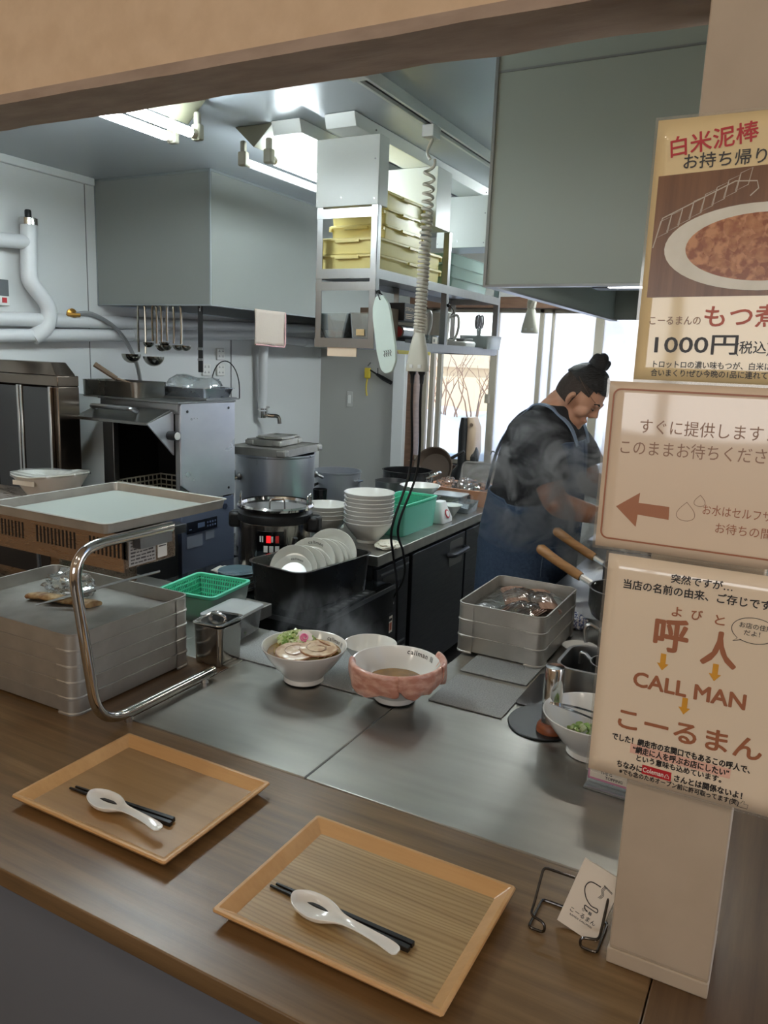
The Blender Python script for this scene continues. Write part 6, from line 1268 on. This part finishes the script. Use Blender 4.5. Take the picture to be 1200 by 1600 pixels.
# apron with bib, straps and pocket
b = MB(PO); R = []; NA = 72
for i in range(NA+1):
    a = 2*PI*i/NA; f = math.cos(a); top = 1.10+.0*f
    if f > .55: top = 1.10+.22*min(1, (f-.55)/.22)
    elif f < -.3: top = 1.095+.02*min(1, (-f-.3)/.7)
    else: top = 1.075+.02*abs(f)
    col = []
    for j in range(17):
        z = .44+(top-.44)*j/16; zz, cx, rx, ry = torat(z); fl = max(0, .85-z)*.05; wv = .006*math.sin(a*7+z*3)*max(0, (1.0-z)/.5)
        col.append((cx+(rx+.016+fl+wv)*math.cos(a), 2.95+(ry+.016+fl+wv)*math.copysign(abs(math.sin(a))**.85, math.sin(a)), z))
    R.append(col)
b.loft(R, False, False, False); ap = b.done('apron', DENIM, cook, ang=3); q = ap.modifiers.new('t', 'SOLIDIFY'); q.thickness = .004; q.offset = 1
b = MB(PO); b.tube([p[-1] for p in R], .0035, 6, True); b.done('apron_hem', mat('denim_seam', (92, 108, 128), .85), cook)
for sd in (-1, 1):
    pts = []
    for u in range(13):
        k = u/12; a = PI*k; z = 1.30+.145*math.sin(a)**.8 if k < .5 else 1.10+.345*math.sin(a)**.7
        zz, cx, rx, ry = torat(min(z, 1.40)); pts.append((cx+(rx+.014)*math.cos(a)*(1 if z < 1.4 else .9), 2.95+sd*(.085+.03*math.sin(a)), z+.008))
    P = smooth(pts, 3); b = MB(PO); rows = []
    for p in P: rows.append([p+V((0, -.019, -.001)), p+V((0, .019, -.001)), p+V((0, .019, .006)), p+V((0, -.019, .006))])
    b.loft(rows); b.done('apron_strap', mat('strap_denim', (122, 138, 160), .85), cook)
b = MB(PO); rows = []
for i in range(11):
    a = -.95+.75*i/10; z0_, z1_ = .76, .93; L = []
    for z in (z0_, z1_): zz, cx, rx, ry = torat(z); L.append((cx+(rx+.022)*math.cos(a), 2.95+(ry+.022)*math.copysign(abs(math.sin(a))**.85, math.sin(a)), z))
    rows.append(L)
b.loft(rows, False, False, False); pk = b.done('apron_pocket', DENIM, cook, ang=3); q = pk.modifiers.new('t', 'SOLIDIFY'); q.thickness = .004
b = MB(PO); b.tube([r[1] for r in rows], .0022, 6); b.tube([rows[0][1], rows[0][0]], .0022, 6); b.done('pocket_seam', MATS['denim_seam'], cook)
for sd in (-1, 1):
    MB(PO).tube([(-.905, 2.95+sd*.093, .90), (-.905, 2.95+sd*.096, .8), (-.89, 2.95+sd*.10, .46), (-.905, 2.95+sd*.10, .09)], [.095, .096, .076, .070], 18).done('trouser_leg', TROU, cook)
    b = MB(PO); b.loft([rr(.27, .10, .045, .0, -.855, 2.95+sd*.105, 6), rr(.275, .105, .05, .03, -.855, 2.95+sd*.105, 6), rr(.22, .09, .04, .075, -.875, 2.95+sd*.105, 6), rr(.11, .085, .04, .11, -.905, 2.95+sd*.10, 6)]); b.done('shoe', SHOE, cook)
# ================================================================ STEAM
def steam(label, loc, size, dens, seed, sc=4., stretch=1.):
    m = bpy.data.materials.new('steam_%d' % seed); m.use_nodes = True; n = m.node_tree.nodes; L = m.node_tree.links; n.remove(n['Principled BSDF'])
    pv = n.new('ShaderNodeVolumeScatter'); pv.inputs['Color'].default_value = (.95, .96, 1, 1); pv.inputs['Anisotropy'].default_value = .2
    t = n.new('ShaderNodeTexCoord'); mp = n.new('ShaderNodeMapping'); mp.inputs['Location'].default_value = (seed*3.1, seed*1.7, 0); mp.inputs['Scale'].default_value = (1, 1, stretch)
    nz = n.new('ShaderNodeTexNoise'); nz.inputs['Scale'].default_value = sc; nz.inputs['Detail'].default_value = 6; nz.inputs['Roughness'].default_value = .6; nz.inputs['Distortion'].default_value = .9
    L.new(t.outputs['Object'], mp.inputs[0]); L.new(mp.outputs[0], nz.inputs['Vector'])
    ln = n.new('ShaderNodeVectorMath'); ln.operation = 'DIVIDE'; ln.inputs[1].default_value = size; L.new(t.outputs['Object'], ln.inputs[0])
    le = n.new('ShaderNodeVectorMath'); le.operation = 'LENGTH'; L.new(ln.outputs[0], le.inputs[0])
    fo = n.new('ShaderNodeMapRange'); fo.inputs['From Min'].default_value = 1; fo.inputs['From Max'].default_value = .25; L.new(le.outputs['Value'], fo.inputs['Value'])
    mr = n.new('ShaderNodeMapRange'); mr.inputs['From Min'].default_value = .5; mr.inputs['From Max'].default_value = .66; mr.inputs['To Max'].default_value = dens; L.new(nz.outputs['Fac'], mr.inputs['Value'])
    mu = n.new('ShaderNodeMath'); mu.operation = 'MULTIPLY'; L.new(fo.outputs[0], mu.inputs[0]); L.new(mr.outputs[0], mu.inputs[1]); L.new(mu.outputs[0], pv.inputs['Density']); L.new(pv.outputs[0], n['Material Output'].inputs['Volume'])
    b = MB(); b.ball((0, 0, 0), size, 20, 12); o = b.done('steam', m); o.location = loc; tag(o, label, 'steam', None, 'stuff')
steam('drifting white steam in front of the back and arm of the cook', (-.80, 2.50, 1.20), (.24, .12, .24), 70, 1, 7.)
steam('white steam rising around the hands of the cook over the range', (-.58, 2.68, 1.12), (.18, .14, .28), 190, 2, 8.)
steam('faint wisps of steam in front of the black cooking table', (-1.28, 2.06, .70), (.22, .10, .18), 16, 3, 11., .5)
steam('thin steam rising from the pans on the range', (-.40, 2.40, 1.08), (.16, .14, .16), 10, 4, 8.)
steam('faint steam gathering under the grey-green exhaust hood', (-.55, 3.0, 1.72), (.30, .4, .10), 6, 5, 5.)
# ================================================================ SHOP LAMPS (customer side)
WARM = mat('warm_diffuser', (255, 241, 222), .4, emit=10.5)
for k, (x, y) in enumerate(((-1.7, -.6), (.3, -.6), (-1.7, -2.2), (.3, -2.2), (1.6, -.4))):
    t = thing('ceiling_light', 'round warm ceiling lamp on the shop side ceiling', 'lamp', (x, y, 2.9), 0, 'round warm lamps in the shop'); MB().lathe([(.20, -.06), (.21, -.001), (0, -.001)], seg=32).done('lamp_rim', WHITE, t); MB().lathe([(.185, -.075), (.195, -.0601), (0, -.0601)], seg=32).done('lamp_diffuser', WARM, t)
